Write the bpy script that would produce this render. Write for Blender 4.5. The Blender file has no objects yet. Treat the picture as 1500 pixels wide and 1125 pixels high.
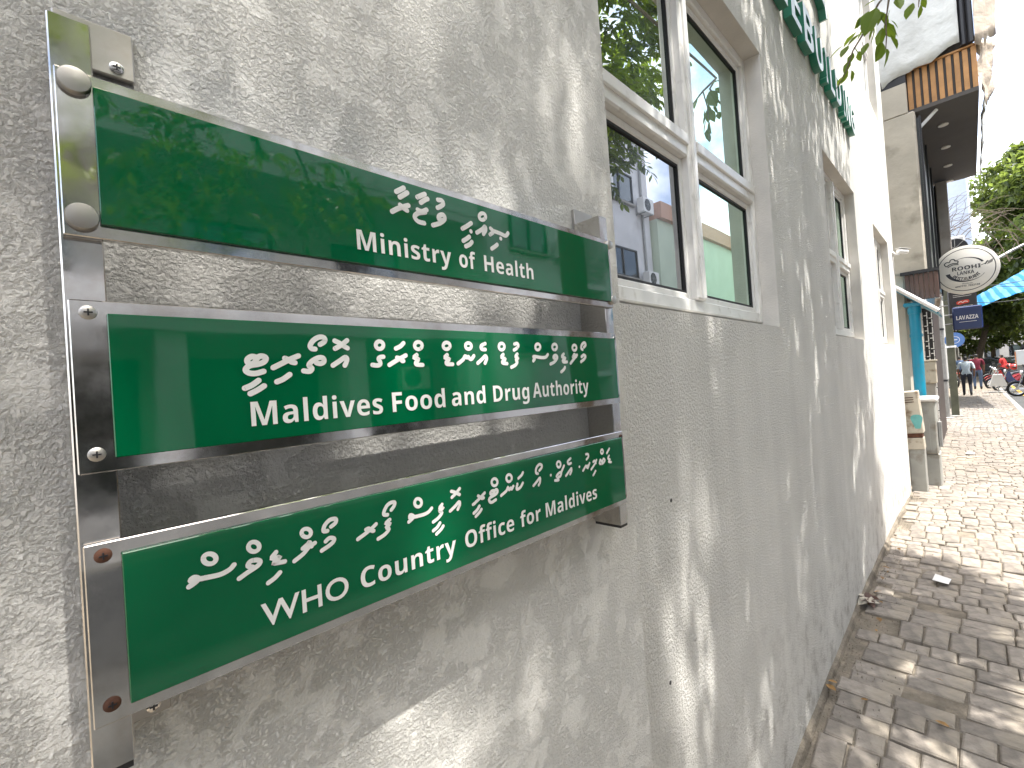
import bpy, math, random
import numpy as np
from mathutils import Vector, Matrix, noise as mnoise

random.seed(11)
sc = bpy.context.scene
COL = sc.collection

# ------------------------------------------------------------------ camera
W, H, F_PX = 1500.0, 1125.0, 673.0
CAM_POS = Vector((0.0, -0.55, 1.6))
_y, _p, _r = math.radians(45.0), math.radians(0.5), math.radians(4.0)
FWD = Vector((math.cos(_y) * math.cos(_p), math.sin(_y) * math.cos(_p), math.sin(_p)))
_R0 = Vector((math.sin(_y), -math.cos(_y), 0.0))
_U0 = _R0.cross(FWD)
RGT = _R0 * math.cos(_r) - _U0 * math.sin(_r)
UPV = _R0 * math.sin(_r) + _U0 * math.cos(_r)
cd = bpy.data.cameras.new("camera")
cd.sensor_width = 36.0
cd.lens = F_PX / W * 36.0
cd.clip_start = 0.01
cd.clip_end = 2000.0
cam = bpy.data.objects.new("camera", cd)
COL.objects.link(cam)
M = Matrix((RGT, UPV, -FWD)).transposed().to_4x4()
M.translation = CAM_POS
cam.matrix_world = M
sc.camera = cam

# ------------------------------------------------------------------ light and exposure
SUN = Vector((0.06, -0.408, 1.0)).normalized()
elev = math.asin(SUN.z)
world = bpy.data.worlds.new("World")
sc.world = world
world.use_nodes = True
wn, wl = world.node_tree.nodes, world.node_tree.links
wn.clear()
sky = wn.new("ShaderNodeTexSky")
sky.sky_type = 'NISHITA'
sky.sun_disc = False
sky.sun_elevation = elev
sky.sun_rotation = math.atan2(SUN.x, SUN.y)
sky.dust_density = 3.5
sky.air_density = 1.0
tc = wn.new("ShaderNodeTexCoord")
cn = wn.new("ShaderNodeTexNoise")
cn.inputs["Scale"].default_value = 3.2
cn.inputs["Detail"].default_value = 7.0
cn.inputs["Roughness"].default_value = 0.6
cr = wn.new("ShaderNodeValToRGB")
cr.color_ramp.elements[0].position = 0.42
cr.color_ramp.elements[1].position = 0.64
cm = wn.new("ShaderNodeMixRGB")
cm.inputs[2].default_value = (11.0, 11.2, 11.6, 1)
bg = wn.new("ShaderNodeBackground")
bg.inputs[1].default_value = 0.15
wo = wn.new("ShaderNodeOutputWorld")
wl.new(tc.outputs["Generated"], cn.inputs["Vector"])
wl.new(cn.outputs["Fac"], cr.inputs[0])
wl.new(cr.outputs[0], cm.inputs[0])
wl.new(sky.outputs[0], cm.inputs[1])
wl.new(cm.outputs[0], bg.inputs[0])
wl.new(bg.outputs[0], wo.inputs[0])
ld = bpy.data.lights.new("sun", 'SUN')
ld.energy = 2.8
ld.angle = math.radians(0.53)
ld.color = (1.0, 0.965, 0.91)
sun = bpy.data.objects.new("sun", ld)
COL.objects.link(sun)
sun.rotation_euler = SUN.to_track_quat('Z', 'Y').to_euler()
sun.location = (0, -5, 12)
vs = sc.view_settings
vs.view_transform = 'Standard'
vs.look = 'None'
vs.exposure = 1.76
vs.gamma = 1.0
sc.cycles.max_bounces = 8
sc.cycles.transparent_max_bounces = 8
sc.cycles.caustics_reflective = False
sc.cycles.caustics_refractive = False

# ------------------------------------------------------------------ pixel helpers
def ray(u, v):
    return FWD + RGT * ((u - W / 2) / F_PX) - UPV * ((v - H / 2) / F_PX)
def onY(u, v, y):
    d = ray(u, v); return CAM_POS + d * ((y - CAM_POS.y) / d.y)
def onX(u, v, x):
    d = ray(u, v); return CAM_POS + d * ((x - CAM_POS.x) / d.x)
def onZ(u, v, z):
    d = ray(u, v); return CAM_POS + d * ((z - CAM_POS.z) / d.z)
def proj(P):
    q = Vector(P) - CAM_POS; z = q.dot(FWD)
    if z < 0.01: return None
    return W / 2 + F_PX * q.dot(RGT) / z, H / 2 - F_PX * q.dot(UPV) / z, z

# ------------------------------------------------------------------ materials
def new_mat(name):
    m = bpy.data.materials.new(name); m.use_nodes = True
    nt = m.node_tree; b = nt.nodes["Principled BSDF"]
    return m, nt, b
def pset(b, **k):
    for a, v in k.items():
        key = {'rough': 'Roughness', 'metal': 'Metallic', 'ior': 'IOR', 'coat': 'Coat Weight',
               'spec': 'Specular IOR Level', 'trans': 'Transmission Weight', 'alpha': 'Alpha', 'coat_rough': 'Coat Roughness'}[a]
        b.inputs[key].default_value = v
def mat(name, col, rough=0.6, metal=0.0, vary=0.12, scale=6.0, bump=0.0, bscale=60.0, spec=0.5, coat=0.0, rnd=0.0, dirt=None):
    """base colour broken up by noise, optional fine relief, optional per-object variation"""
    m, nt, b = new_mat(name)
    N, L = nt.nodes, nt.links
    t = N.new("ShaderNodeTexCoord")
    n = N.new("ShaderNodeTexNoise"); n.inputs["Scale"].default_value = scale; n.inputs["Detail"].default_value = 6
    L.new(t.outputs["Object"], n.inputs["Vector"])
    r = N.new("ShaderNodeMapRange")
    r.inputs[1].default_value = 0.3; r.inputs[2].default_value = 0.7
    r.inputs[3].default_value = 1.0 - vary; r.inputs[4].default_value = 1.0 + vary
    L.new(n.outputs["Fac"], r.inputs[0])
    hsv = N.new("ShaderNodeHueSaturation"); hsv.inputs["Color"].default_value = (*col, 1)
    if rnd:
        oi = N.new("ShaderNodeObjectInfo")
        r2 = N.new("ShaderNodeMapRange"); r2.inputs[3].default_value = 1 - rnd; r2.inputs[4].default_value = 1 + rnd
        L.new(oi.outputs["Random"], r2.inputs[0])
        mu = N.new("ShaderNodeMath"); mu.operation = 'MULTIPLY'
        L.new(r.outputs[0], mu.inputs[0]); L.new(r2.outputs[0], mu.inputs[1])
        L.new(mu.outputs[0], hsv.inputs["Value"])
    else:
        L.new(r.outputs[0], hsv.inputs["Value"])
    out = hsv.outputs[0]
    if dirt:
        dcol, dsc, lo, hi = dirt
        dn = N.new("ShaderNodeTexNoise"); dn.inputs["Scale"].default_value = dsc; dn.inputs["Detail"].default_value = 8
        L.new(t.outputs["Object"], dn.inputs["Vector"])
        dr = N.new("ShaderNodeValToRGB"); dr.color_ramp.elements[0].position = lo; dr.color_ramp.elements[1].position = hi
        L.new(dn.outputs["Fac"], dr.inputs[0])
        mx = N.new("ShaderNodeMixRGB"); mx.inputs[2].default_value = (*dcol, 1)
        L.new(dr.outputs[0], mx.inputs[0]); L.new(out, mx.inputs[1]); out = mx.outputs[0]
    L.new(out, b.inputs["Base Color"])
    pset(b, rough=rough, metal=metal, spec=spec, coat=coat)
    if bump:
        bn = N.new("ShaderNodeTexNoise"); bn.inputs["Scale"].default_value = bscale; bn.inputs["Detail"].default_value = 5
        L.new(t.outputs["Object"], bn.inputs["Vector"])
        bp = N.new("ShaderNodeBump"); bp.inputs["Distance"].default_value = bump
        L.new(bn.outputs["Fac"], bp.inputs["Height"]); L.new(bp.outputs[0], b.inputs["Normal"])
    return m

def stucco(name, col, coarse):
    m, nt, b = new_mat(name)
    N, L = nt.nodes, nt.links
    t = N.new("ShaderNodeTexCoord")
    def noi(s, d, r=0.55, dist=0.0):
        n = N.new("ShaderNodeTexNoise"); n.inputs["Scale"].default_value = s; n.inputs["Detail"].default_value = d
        n.inputs["Roughness"].default_value = r; n.inputs["Distortion"].default_value = dist
        L.new(t.outputs["Object"], n.inputs["Vector"]); return n
    def ramp(src, a, c):
        r = N.new("ShaderNodeMapRange"); r.interpolation_type = 'SMOOTHSTEP'
        r.inputs[1].default_value = a; r.inputs[2].default_value = c
        L.new(src, r.inputs[0]); return r.outputs[0]
    def math_(op, a, c):
        mm = N.new("ShaderNodeMath"); mm.operation = op
        for i, q in enumerate((a, c)):
            if isinstance(q, float): mm.inputs[i].default_value = q
            else: L.new(q, mm.inputs[i])
        return mm.outputs[0]
    # colour: mottling, faint rain streaks, grime rising from the ground
    mo = noi(2.3, 6)
    st = N.new("ShaderNodeTexNoise"); st.inputs["Scale"].default_value = 1.0; st.inputs["Detail"].default_value = 6
    mp = N.new("ShaderNodeMapping"); mp.inputs["Scale"].default_value = (7.0, 7.0, 0.5)
    L.new(t.outputs["Object"], mp.inputs[0]); L.new(mp.outputs[0], st.inputs["Vector"])
    v1 = N.new("ShaderNodeMapRange"); v1.inputs[1].default_value = 0.3; v1.inputs[2].default_value = 0.7
    v1.inputs[3].default_value = 0.90; v1.inputs[4].default_value = 1.06; L.new(mo.outputs["Fac"], v1.inputs[0])
    v2 = N.new("ShaderNodeMapRange"); v2.inputs[1].default_value = 0.35; v2.inputs[2].default_value = 0.7
    v2.inputs[3].default_value = 0.93; v2.inputs[4].default_value = 1.04; L.new(st.outputs["Fac"], v2.inputs[0])
    val = math_('MULTIPLY', v1.outputs[0], v2.outputs[0])
    hsv = N.new("ShaderNodeHueSaturation"); hsv.inputs["Color"].default_value = (*col, 1); L.new(val, hsv.inputs["Value"])
    sep = N.new("ShaderNodeSeparateXYZ"); L.new(t.outputs["Object"], sep.inputs[0])
    gr = N.new("ShaderNodeMapRange"); gr.inputs[1].default_value = 0.85; gr.inputs[2].default_value = 0.10
    gr.inputs[3].default_value = 0.0; gr.inputs[4].default_value = 1.0; L.new(sep.outputs[2], gr.inputs[0])
    g2 = math_('MULTIPLY', gr.outputs[0], ramp(noi(9, 8, 0.7).outputs["Fac"], 0.45, 0.75))
    g3 = math_('MULTIPLY', g2, 0.95)
    mx = N.new("ShaderNodeMixRGB"); mx.inputs[2].default_value = (0.20, 0.17, 0.13, 1)
    L.new(g3, mx.inputs[0]); L.new(hsv.outputs[0], mx.inputs[1])
    # relief
    if coarse:
        plate = ramp(noi(30, 4, 0.6, 0.15).outputs["Fac"], 0.50, 0.575)     # trowelled plates
        rough_ = noi(200, 6, 0.65, 0.0).outputs["Fac"]
        rb = ramp(rough_, 0.38, 0.60)
        inv = math_('SUBTRACT', 1.0, math_('MULTIPLY', plate, 0.62))
        h = math_('ADD', math_('MULTIPLY', plate, 0.30), math_('MULTIPLY', rb, inv))
        fine = noi(700, 2).outputs["Fac"]
        h = math_('ADD', h, math_('MULTIPLY', fine, 0.14))
        dist = 0.0016
    else:
        rb = ramp(noi(120, 5, 0.65, 0.0).outputs["Fac"], 0.32, 0.66)
        h = math_('ADD', rb, math_('MULTIPLY', noi(28, 4).outputs["Fac"], 0.6))
        dist = 0.0034
    # slightly darker in the low spots of the relief
    dk = N.new("ShaderNodeMixRGB"); dk.blend_type = 'MULTIPLY'; dk.inputs[0].default_value = 1.0
    dm = N.new("ShaderNodeMapRange"); dm.inputs[1].default_value = 0.0; dm.inputs[2].default_value = 0.7
    dm.inputs[3].default_value = 0.985; dm.inputs[4].default_value = 1.0; L.new(h, dm.inputs[0])
    L.new(mx.outputs[0], dk.inputs[1]); L.new(dm.outputs[0], dk.inputs[2])
    L.new(dk.outputs[0], b.inputs["Base Color"])
    bp = N.new("ShaderNodeBump"); bp.inputs["Distance"].default_value = dist; bp.inputs["Strength"].default_value = 1.0
    L.new(h, bp.inputs["Height"]); L.new(bp.outputs[0], b.inputs["Normal"])
    pset(b, rough=0.85, spec=0.25)
    return m

def steel(name, col=(0.58, 0.56, 0.53), rough=0.04, stain=0.16):
    m, nt, b = new_mat(name); N, L = nt.nodes, nt.links
    t = N.new("ShaderNodeTexCoord")
    n = N.new("ShaderNodeTexNoise"); n.inputs["Scale"].default_value = 22; n.inputs["Detail"].default_value = 8; n.inputs["Roughness"].default_value = 0.7
    L.new(t.outputs["Object"], n.inputs["Vector"])
    r = N.new("ShaderNodeMapRange"); r.inputs[1].default_value = 0.35; r.inputs[2].default_value = 0.75
    r.inputs[3].default_value = rough; r.inputs[4].default_value = rough + stain
    L.new(n.outputs["Fac"], r.inputs[0]); L.new(r.outputs[0], b.inputs["Roughness"])
    mx = N.new("ShaderNodeMixRGB"); mx.inputs[1].default_value = (*col, 1); mx.inputs[2].default_value = (0.33, 0.25, 0.18, 1)
    n2 = N.new("ShaderNodeTexNoise"); n2.inputs["Scale"].default_value = 9; n2.inputs["Detail"].default_value = 9; n2.inputs["Roughness"].default_value = 0.75
    L.new(t.outputs["Object"], n2.inputs["Vector"])
    r2 = N.new("ShaderNodeMapRange"); r2.inputs[1].default_value = 0.52; r2.inputs[2].default_value = 0.78; r2.inputs[4].default_value = 0.6
    L.new(n2.outputs["Fac"], r2.inputs[0]); L.new(r2.outputs[0], mx.inputs[0]); L.new(mx.outputs[0], b.inputs["Base Color"])
    n3 = N.new("ShaderNodeTexNoise"); n3.inputs["Scale"].default_value = 14; n3.inputs["Detail"].default_value = 2
    L.new(t.outputs["Object"], n3.inputs["Vector"])
    bp = N.new("ShaderNodeBump"); bp.inputs["Distance"].default_value = 0.0008
    L.new(n3.outputs["Fac"], bp.inputs["Height"]); L.new(bp.outputs[0], b.inputs["Normal"])
    pset(b, metal=1.0)
    return m

def leaf_mat(name, col, tcol, rnd=0.35):
    m, nt, b = new_mat(name); N, L = nt.nodes, nt.links
    out = N["Material Output"]
    g = N.new("ShaderNodeNewGeometry")
    mr = N.new("ShaderNodeMapRange"); mr.inputs[3].default_value = 1 - rnd; mr.inputs[4].default_value = 1 + rnd
    L.new(g.outputs["Random Per Island"], mr.inputs[0])
    h1 = N.new("ShaderNodeHueSaturation"); h1.inputs["Color"].default_value = (*col, 1); L.new(mr.outputs[0], h1.inputs["Value"])
    h2 = N.new("ShaderNodeHueSaturation"); h2.inputs["Color"].default_value = (*tcol, 1); L.new(mr.outputs[0], h2.inputs["Value"])
    L.new(h1.outputs[0], b.inputs["Base Color"]); pset(b, rough=0.42, spec=0.4)
    tr = N.new("ShaderNodeBsdfTranslucent"); L.new(h2.outputs[0], tr.inputs[0])
    ms = N.new("ShaderNodeMixShader"); ms.inputs[0].default_value = 0.45
    L.new(b.outputs[0], ms.inputs[1]); L.new(tr.outputs[0], ms.inputs[2]); L.new(ms.outputs[0], out.inputs[0])
    return m

def glass_mat(name, tint, dark, fac=0.6):
    m, nt, b = new_mat(name); N, L = nt.nodes, nt.links
    out = N["Material Output"]
    b.inputs["Base Color"].default_value = (*dark, 1); pset(b, rough=0.25, spec=0.3)
    gl = N.new("ShaderNodeBsdfGlossy"); gl.inputs["Color"].default_value = (*tint, 1); gl.inputs["Roughness"].default_value = 0.004
    t = N.new("ShaderNodeTexCoord"); n = N.new("ShaderNodeTexNoise"); n.inputs["Scale"].default_value = 1.6; n.inputs["Detail"].default_value = 1
    L.new(t.outputs["Object"], n.inputs["Vector"])
    bp = N.new("ShaderNodeBump"); bp.inputs["Distance"].default_value = 0.0012; L.new(n.outputs["Fac"], bp.inputs["Height"])
    L.new(bp.outputs[0], gl.inputs["Normal"])
    ms = N.new("ShaderNodeMixShader"); ms.inputs[0].default_value = fac
    L.new(b.outputs[0], ms.inputs[1]); L.new(gl.outputs[0], ms.inputs[2]); L.new(ms.outputs[0], out.inputs[0])
    return m

def panel_mat(name):
    m, nt, b = new_mat(name); N, L = nt.nodes, nt.links
    b.inputs["Base Color"].default_value = (0.0, 0.105, 0.038, 1)
    t = N.new("ShaderNodeTexCoord")
    n = N.new("ShaderNodeTexNoise"); n.inputs["Scale"].default_value = 60; n.inputs["Detail"].default_value = 8; n.inputs["Roughness"].default_value = 0.8
    L.new(t.outputs["Object"], n.inputs["Vector"])
    r = N.new("ShaderNodeMapRange"); r.inputs[1].default_value = 0.5; r.inputs[2].default_value = 0.85; r.inputs[3].default_value = 0.025; r.inputs[4].default_value = 0.12
    L.new(n.outputs["Fac"], r.inputs[0]); L.new(r.outputs[0], b.inputs["Roughness"])
    n2 = N.new("ShaderNodeTexNoise"); n2.inputs["Scale"].default_value = 5; L.new(t.outputs["Object"], n2.inputs["Vector"])
    bp = N.new("ShaderNodeBump"); bp.inputs["Distance"].default_value = 0.0006; L.new(n2.outputs["Fac"], bp.inputs["Height"])
    L.new(bp.outputs[0], b.inputs["Normal"])
    pset(b, spec=0.6)
    return m

def stripes_mat(name, c1, c2, freq, axis=1, trans=0.5):
    m, nt, b = new_mat(name); N, L = nt.nodes, nt.links
    t = N.new("ShaderNodeTexCoord"); s = N.new("ShaderNodeSeparateXYZ"); L.new(t.outputs["Object"], s.inputs[0])
    mu = N.new("ShaderNodeMath"); mu.operation = 'MULTIPLY'; mu.inputs[1].default_value = freq; L.new(s.outputs[axis], mu.inputs[0])
    sn = N.new("ShaderNodeMath"); sn.operation = 'SINE'; L.new(mu.outputs[0], sn.inputs[0])
    r = N.new("ShaderNodeMapRange"); r.inputs[1].default_value = -0.3; r.inputs[2].default_value = 0.3; L.new(sn.outputs[0], r.inputs[0])
    mx = N.new("ShaderNodeMixRGB"); mx.inputs[1].default_value = (*c1, 1); mx.inputs[2].default_value = (*c2, 1); L.new(r.outputs[0], mx.inputs[0])
    L.new(mx.outputs[0], b.inputs["Base Color"]); pset(b, rough=0.5)
    tr = N.new("ShaderNodeBsdfTranslucent"); L.new(mx.outputs[0], tr.inputs[0])
    ms = N.new("ShaderNodeMixShader"); ms.inputs[0].default_value = trans
    L.new(b.outputs[0], ms.inputs[1]); L.new(tr.outputs[0], ms.inputs[2]); L.new(ms.outputs[0], N["Material Output"].inputs[0])
    return m

MT = {}
MT['stucco_coarse'] = stucco('stucco_coarse', (0.80, 0.78, 0.73), True)
MT['stucco_fine'] = stucco('stucco_fine', (0.80, 0.78, 0.73), False)
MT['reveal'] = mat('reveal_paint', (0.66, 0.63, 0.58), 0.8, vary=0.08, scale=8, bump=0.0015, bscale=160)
MT['steel'] = steel('stainless_steel')
MT['steel_dull'] = steel('dull_steel', (0.45, 0.43, 0.40), 0.3, 0.3)
MT['panel'] = panel_mat('green_acrylic')
MT['vinyl'] = mat('white_vinyl', (0.80, 0.80, 0.77), 0.25, vary=0.02)
MT['alu'] = mat('cream_window_frame', (0.80, 0.785, 0.755), 0.35, vary=0.05, scale=14, spec=0.5, dirt=((0.50, 0.46, 0.41), 26, 0.60, 0.85))
MT['rubber'] = mat('black_rubber', (0.012, 0.012, 0.013), 0.6, vary=0.05)
MT['glass'] = glass_mat('tinted_glass', (0.80, 0.86, 0.80), (0.01, 0.02, 0.015), 0.62)
MT['glass_green'] = glass_mat('green_tinted_glass', (0.72, 0.92, 0.78), (0.012, 0.035, 0.02), 0.62)
MT['glass_dark'] = glass_mat('dark_tinted_glass', (0.74, 0.76, 0.78), (0.008, 0.010, 0.010), 0.42)
MT['letter_green'] = mat('letter_green', (0.010, 0.16, 0.095), 0.4, vary=0.05)
MT['letter_face'] = mat('letter_face', (0.62, 0.70, 0.66), 0.35, vary=0.05)
MT['paver'] = mat('paver', (0.245, 0.215, 0.183), 0.85, vary=0.28, scale=24, bump=0.003, bscale=90, rnd=0.22, dirt=((0.36, 0.31, 0.24), 5.0, 0.50, 0.74))
MT['sand'] = mat('sandy_joint', (0.23, 0.195, 0.15), 0.95, vary=0.3, scale=12, bump=0.008, bscale=70, dirt=((0.10, 0.085, 0.065), 3.5, 0.5, 0.7))
MT['asphalt'] = mat('asphalt', (0.075, 0.075, 0.072), 0.85, vary=0.3, scale=3, bump=0.004, bscale=200)
MT['concrete'] = mat('concrete', (0.36, 0.34, 0.31), 0.85, vary=0.2, scale=5, bump=0.003, bscale=80, dirt=((0.16, 0.14, 0.12), 2.5, 0.5, 0.75))
MT['yellow_paint'] = mat('yellow_paint', (0.62, 0.36, 0.03), 0.7, vary=0.2, scale=12, dirt=((0.09, 0.085, 0.08), 14, 0.56, 0.64))
MT['bark'] = mat('bark', (0.16, 0.125, 0.09), 0.9, vary=0.3, scale=14, bump=0.01, bscale=30)
MT['leaf'] = leaf_mat('street_tree_leaf', (0.055, 0.105, 0.018), (0.30, 0.42, 0.03))
MT['leaf_far'] = leaf_mat('far_tree_leaf', (0.060, 0.090, 0.026), (0.21, 0.27, 0.045), 0.45)
MT['dry_leaf'] = mat('dry_leaf', (0.30, 0.17, 0.06), 0.8, vary=0.3, scale=40, rnd=0.3)
MT['paper'] = mat('paper', (0.80, 0.79, 0.76), 0.8, vary=0.03)
MT['plaster_old'] = mat('old_plaster', (0.50, 0.46, 0.38), 0.9, vary=0.12, scale=3, bump=0.012, bscale=6, dirt=((0.27, 0.24, 0.19), 3.2, 0.56, 0.72))
MT['black'] = mat('black_paint', (0.018, 0.018, 0.021), 0.45, vary=0.1)
MT['charcoal'] = mat('charcoal_soffit', (0.088, 0.080, 0.074), 0.75, vary=0.12, scale=2)
MT['wood'] = mat('orange_wood', (0.46, 0.235, 0.085), 0.55, vary=0.15, scale=9, rnd=0.08)
MT['brown'] = mat('brown_cladding', (0.105, 0.060, 0.048), 0.6, vary=0.15, scale=6)
MT['dark_brown'] = mat('dark_brown_paint', (0.045, 0.030, 0.026), 0.6, vary=0.15, scale=6)
MT['white_tarp'] = mat('white_tarp', (0.66, 0.67, 0.64), 0.6, vary=0.08, scale=3, bump=0.03, bscale=5)
MT['tan_tarp'] = mat('tan_tarp', (0.58, 0.49, 0.39), 0.6, vary=0.15, scale=5, bump=0.02, bscale=8)
MT['white_paint'] = mat('white_paint', (0.78, 0.77, 0.75), 0.55, vary=0.05, scale=4)
MT['blue_pipe'] = mat('blue_pvc', (0.010, 0.235, 0.36), 0.35, vary=0.08, scale=5, dirt=((0.10, 0.16, 0.18), 9, 0.6, 0.85))
MT['grey_metal'] = mat('grey_metal', (0.30, 0.30, 0.29), 0.5, metal=0.3, vary=0.2, scale=8, dirt=((0.14, 0.11, 0.08), 8, 0.58, 0.8))
MT['cabinet_grey'] = mat('cabinet_grey', (0.36, 0.36, 0.33), 0.6, vary=0.12, scale=6, dirt=((0.18, 0.15, 0.11), 7, 0.52, 0.75))
MT['cabinet_beige'] = mat('cabinet_beige', (0.52, 0.47, 0.38), 0.6, vary=0.12, scale=6, dirt=((0.22, 0.15, 0.09), 11, 0.52, 0.70))
MT['teal_paint'] = mat('teal_paint', (0.14, 0.42, 0.40), 0.6, vary=0.15, scale=20)
MT['rust'] = mat('rust', (0.10, 0.042, 0.024), 0.9, vary=0.4, scale=30)
MT['olive_post'] = mat('olive_post', (0.075, 0.078, 0.050), 0.6, vary=0.25, scale=6)
MT['sign_cream'] = mat('sign_cream', (0.80, 0.77, 0.70), 0.4, vary=0.03)
MT['ink'] = mat('sign_ink', (0.025, 0.027, 0.035), 0.5, vary=0.03)
MT['navy'] = mat('navy_sign', (0.012, 0.028, 0.105), 0.3, vary=0.1, scale=4)
MT['sign_white'] = mat('sign_white', (0.75, 0.75, 0.74), 0.4, vary=0.03)
MT['sign_dark'] = mat('dark_sign_face', (0.030, 0.028, 0.030), 0.4, vary=0.1)
MT['sign_red'] = mat('sign_red', (0.55, 0.05, 0.025), 0.4, vary=0.05)
MT['sign_blue'] = mat('sign_blue', (0.10, 0.20, 0.45), 0.4, vary=0.05)
MT['tarp_blue'] = stripes_mat('blue_striped_tarp', (0.02, 0.30, 0.62), (0.22, 0.58, 0.80), 30.0, 1)
MT['pale_sheet'] = mat('pale_blue_sheeting', (0.50, 0.56, 0.66), 0.6, vary=0.08, scale=1.5, bump=0.03, bscale=3)
MT['wall_white'] = mat('white_render', (0.66, 0.65, 0.66), 0.8, vary=0.07, scale=1.5, dirt=((0.40, 0.38, 0.37), 1.2, 0.58, 0.8))
MT['wall_green'] = mat('pale_green_render', (0.52, 0.60, 0.47), 0.8, vary=0.06, scale=1.2)
MT['wall_cream'] = mat('cream_render', (0.60, 0.54, 0.46), 0.8, vary=0.07, scale=1.2)
MT['wall_grey'] = mat('grey_render', (0.42, 0.42, 0.41), 0.8, vary=0.1, scale=1.2)
MT['pink_roof'] = mat('terracotta_parapet', (0.50, 0.30, 0.21), 0.8, vary=0.1)
MT['maroon'] = mat('maroon_paint', (0.145, 0.030, 0.050), 0.7, vary=0.15)
MT['dark_glass'] = glass_mat('dark_window_glass', (0.5, 0.55, 0.6), (0.01, 0.012, 0.014), 0.25)
MT['shop_dark'] = mat('dark_shopfront', (0.016, 0.020, 0.018), 0.3, vary=0.2, scale=2)
MT['skin'] = mat('skin', (0.17, 0.085, 0.05), 0.6, vary=0.08)
MT['hair'] = mat('hair', (0.012, 0.010, 0.009), 0.5, vary=0.1)
MT['shirt_pale'] = mat('pale_blue_shirt', (0.50, 0.57, 0.62), 0.85, vary=0.08, scale=9)
MT['shirt_maroon'] = mat('maroon_shirt', (0.16, 0.015, 0.035), 0.85, vary=0.1)
MT['shirt_blue'] = mat('slate_blue_shirt', (0.07, 0.11, 0.19), 0.85, vary=0.1)
MT['shirt_red'] = mat('red_shirt', (0.50, 0.03, 0.03), 0.8, vary=0.1)
MT['trousers'] = mat('dark_trousers', (0.022, 0.024, 0.034), 0.85, vary=0.1)
MT['jeans'] = mat('jeans', (0.08, 0.12, 0.20), 0.85, vary=0.1)
MT['shoe'] = mat('shoe', (0.02, 0.018, 0.016), 0.5, vary=0.1)
MT['bike_red'] = mat('red_bike_paint', (0.42, 0.012, 0.012), 0.25, vary=0.04, coat=0.5)
MT['bike_blue'] = mat('blue_bike_paint', (0.015, 0.035, 0.14), 0.25, vary=0.04, coat=0.5)
MT['bike_silver'] = mat('silver_bike_paint', (0.42, 0.43, 0.44), 0.3, vary=0.04, metal=0.5)
MT['bike_black'] = mat('black_bike_plastic', (0.02, 0.02, 0.022), 0.35, vary=0.1)
MT['tyre'] = mat('tyre', (0.016, 0.016, 0.016), 0.85, vary=0.15)
MT['chrome'] = steel('chrome', (0.7, 0.7, 0.7), 0.15, 0.1)
MT['seat'] = mat('seat_vinyl', (0.02, 0.02, 0.02), 0.5, vary=0.1)
MT['car_white'] = mat('white_car_paint', (0.70, 0.70, 0.70), 0.25, vary=0.02, coat=0.6)
MT['car_dark'] = mat('dark_car_paint', (0.03, 0.035, 0.045), 0.2, vary=0.02, coat=0.6)
MT['orange_box'] = mat('orange_box_side', (0.62, 0.22, 0.07), 0.5, vary=0.05)
MT['helmet_red'] = mat('red_helmet', (0.55, 0.025, 0.02), 0.25, vary=0.02, coat=0.5)
MT['wire'] = mat('cable', (0.05, 0.05, 0.05), 0.6, vary=0.1)
MT['green_hose'] = mat('green_hose', (0.03, 0.28, 0.16), 0.5, vary=0.1)
MT['downlight'] = mat('downlight_lens', (0.75, 0.72, 0.66), 0.4, vary=0.02)

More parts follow.
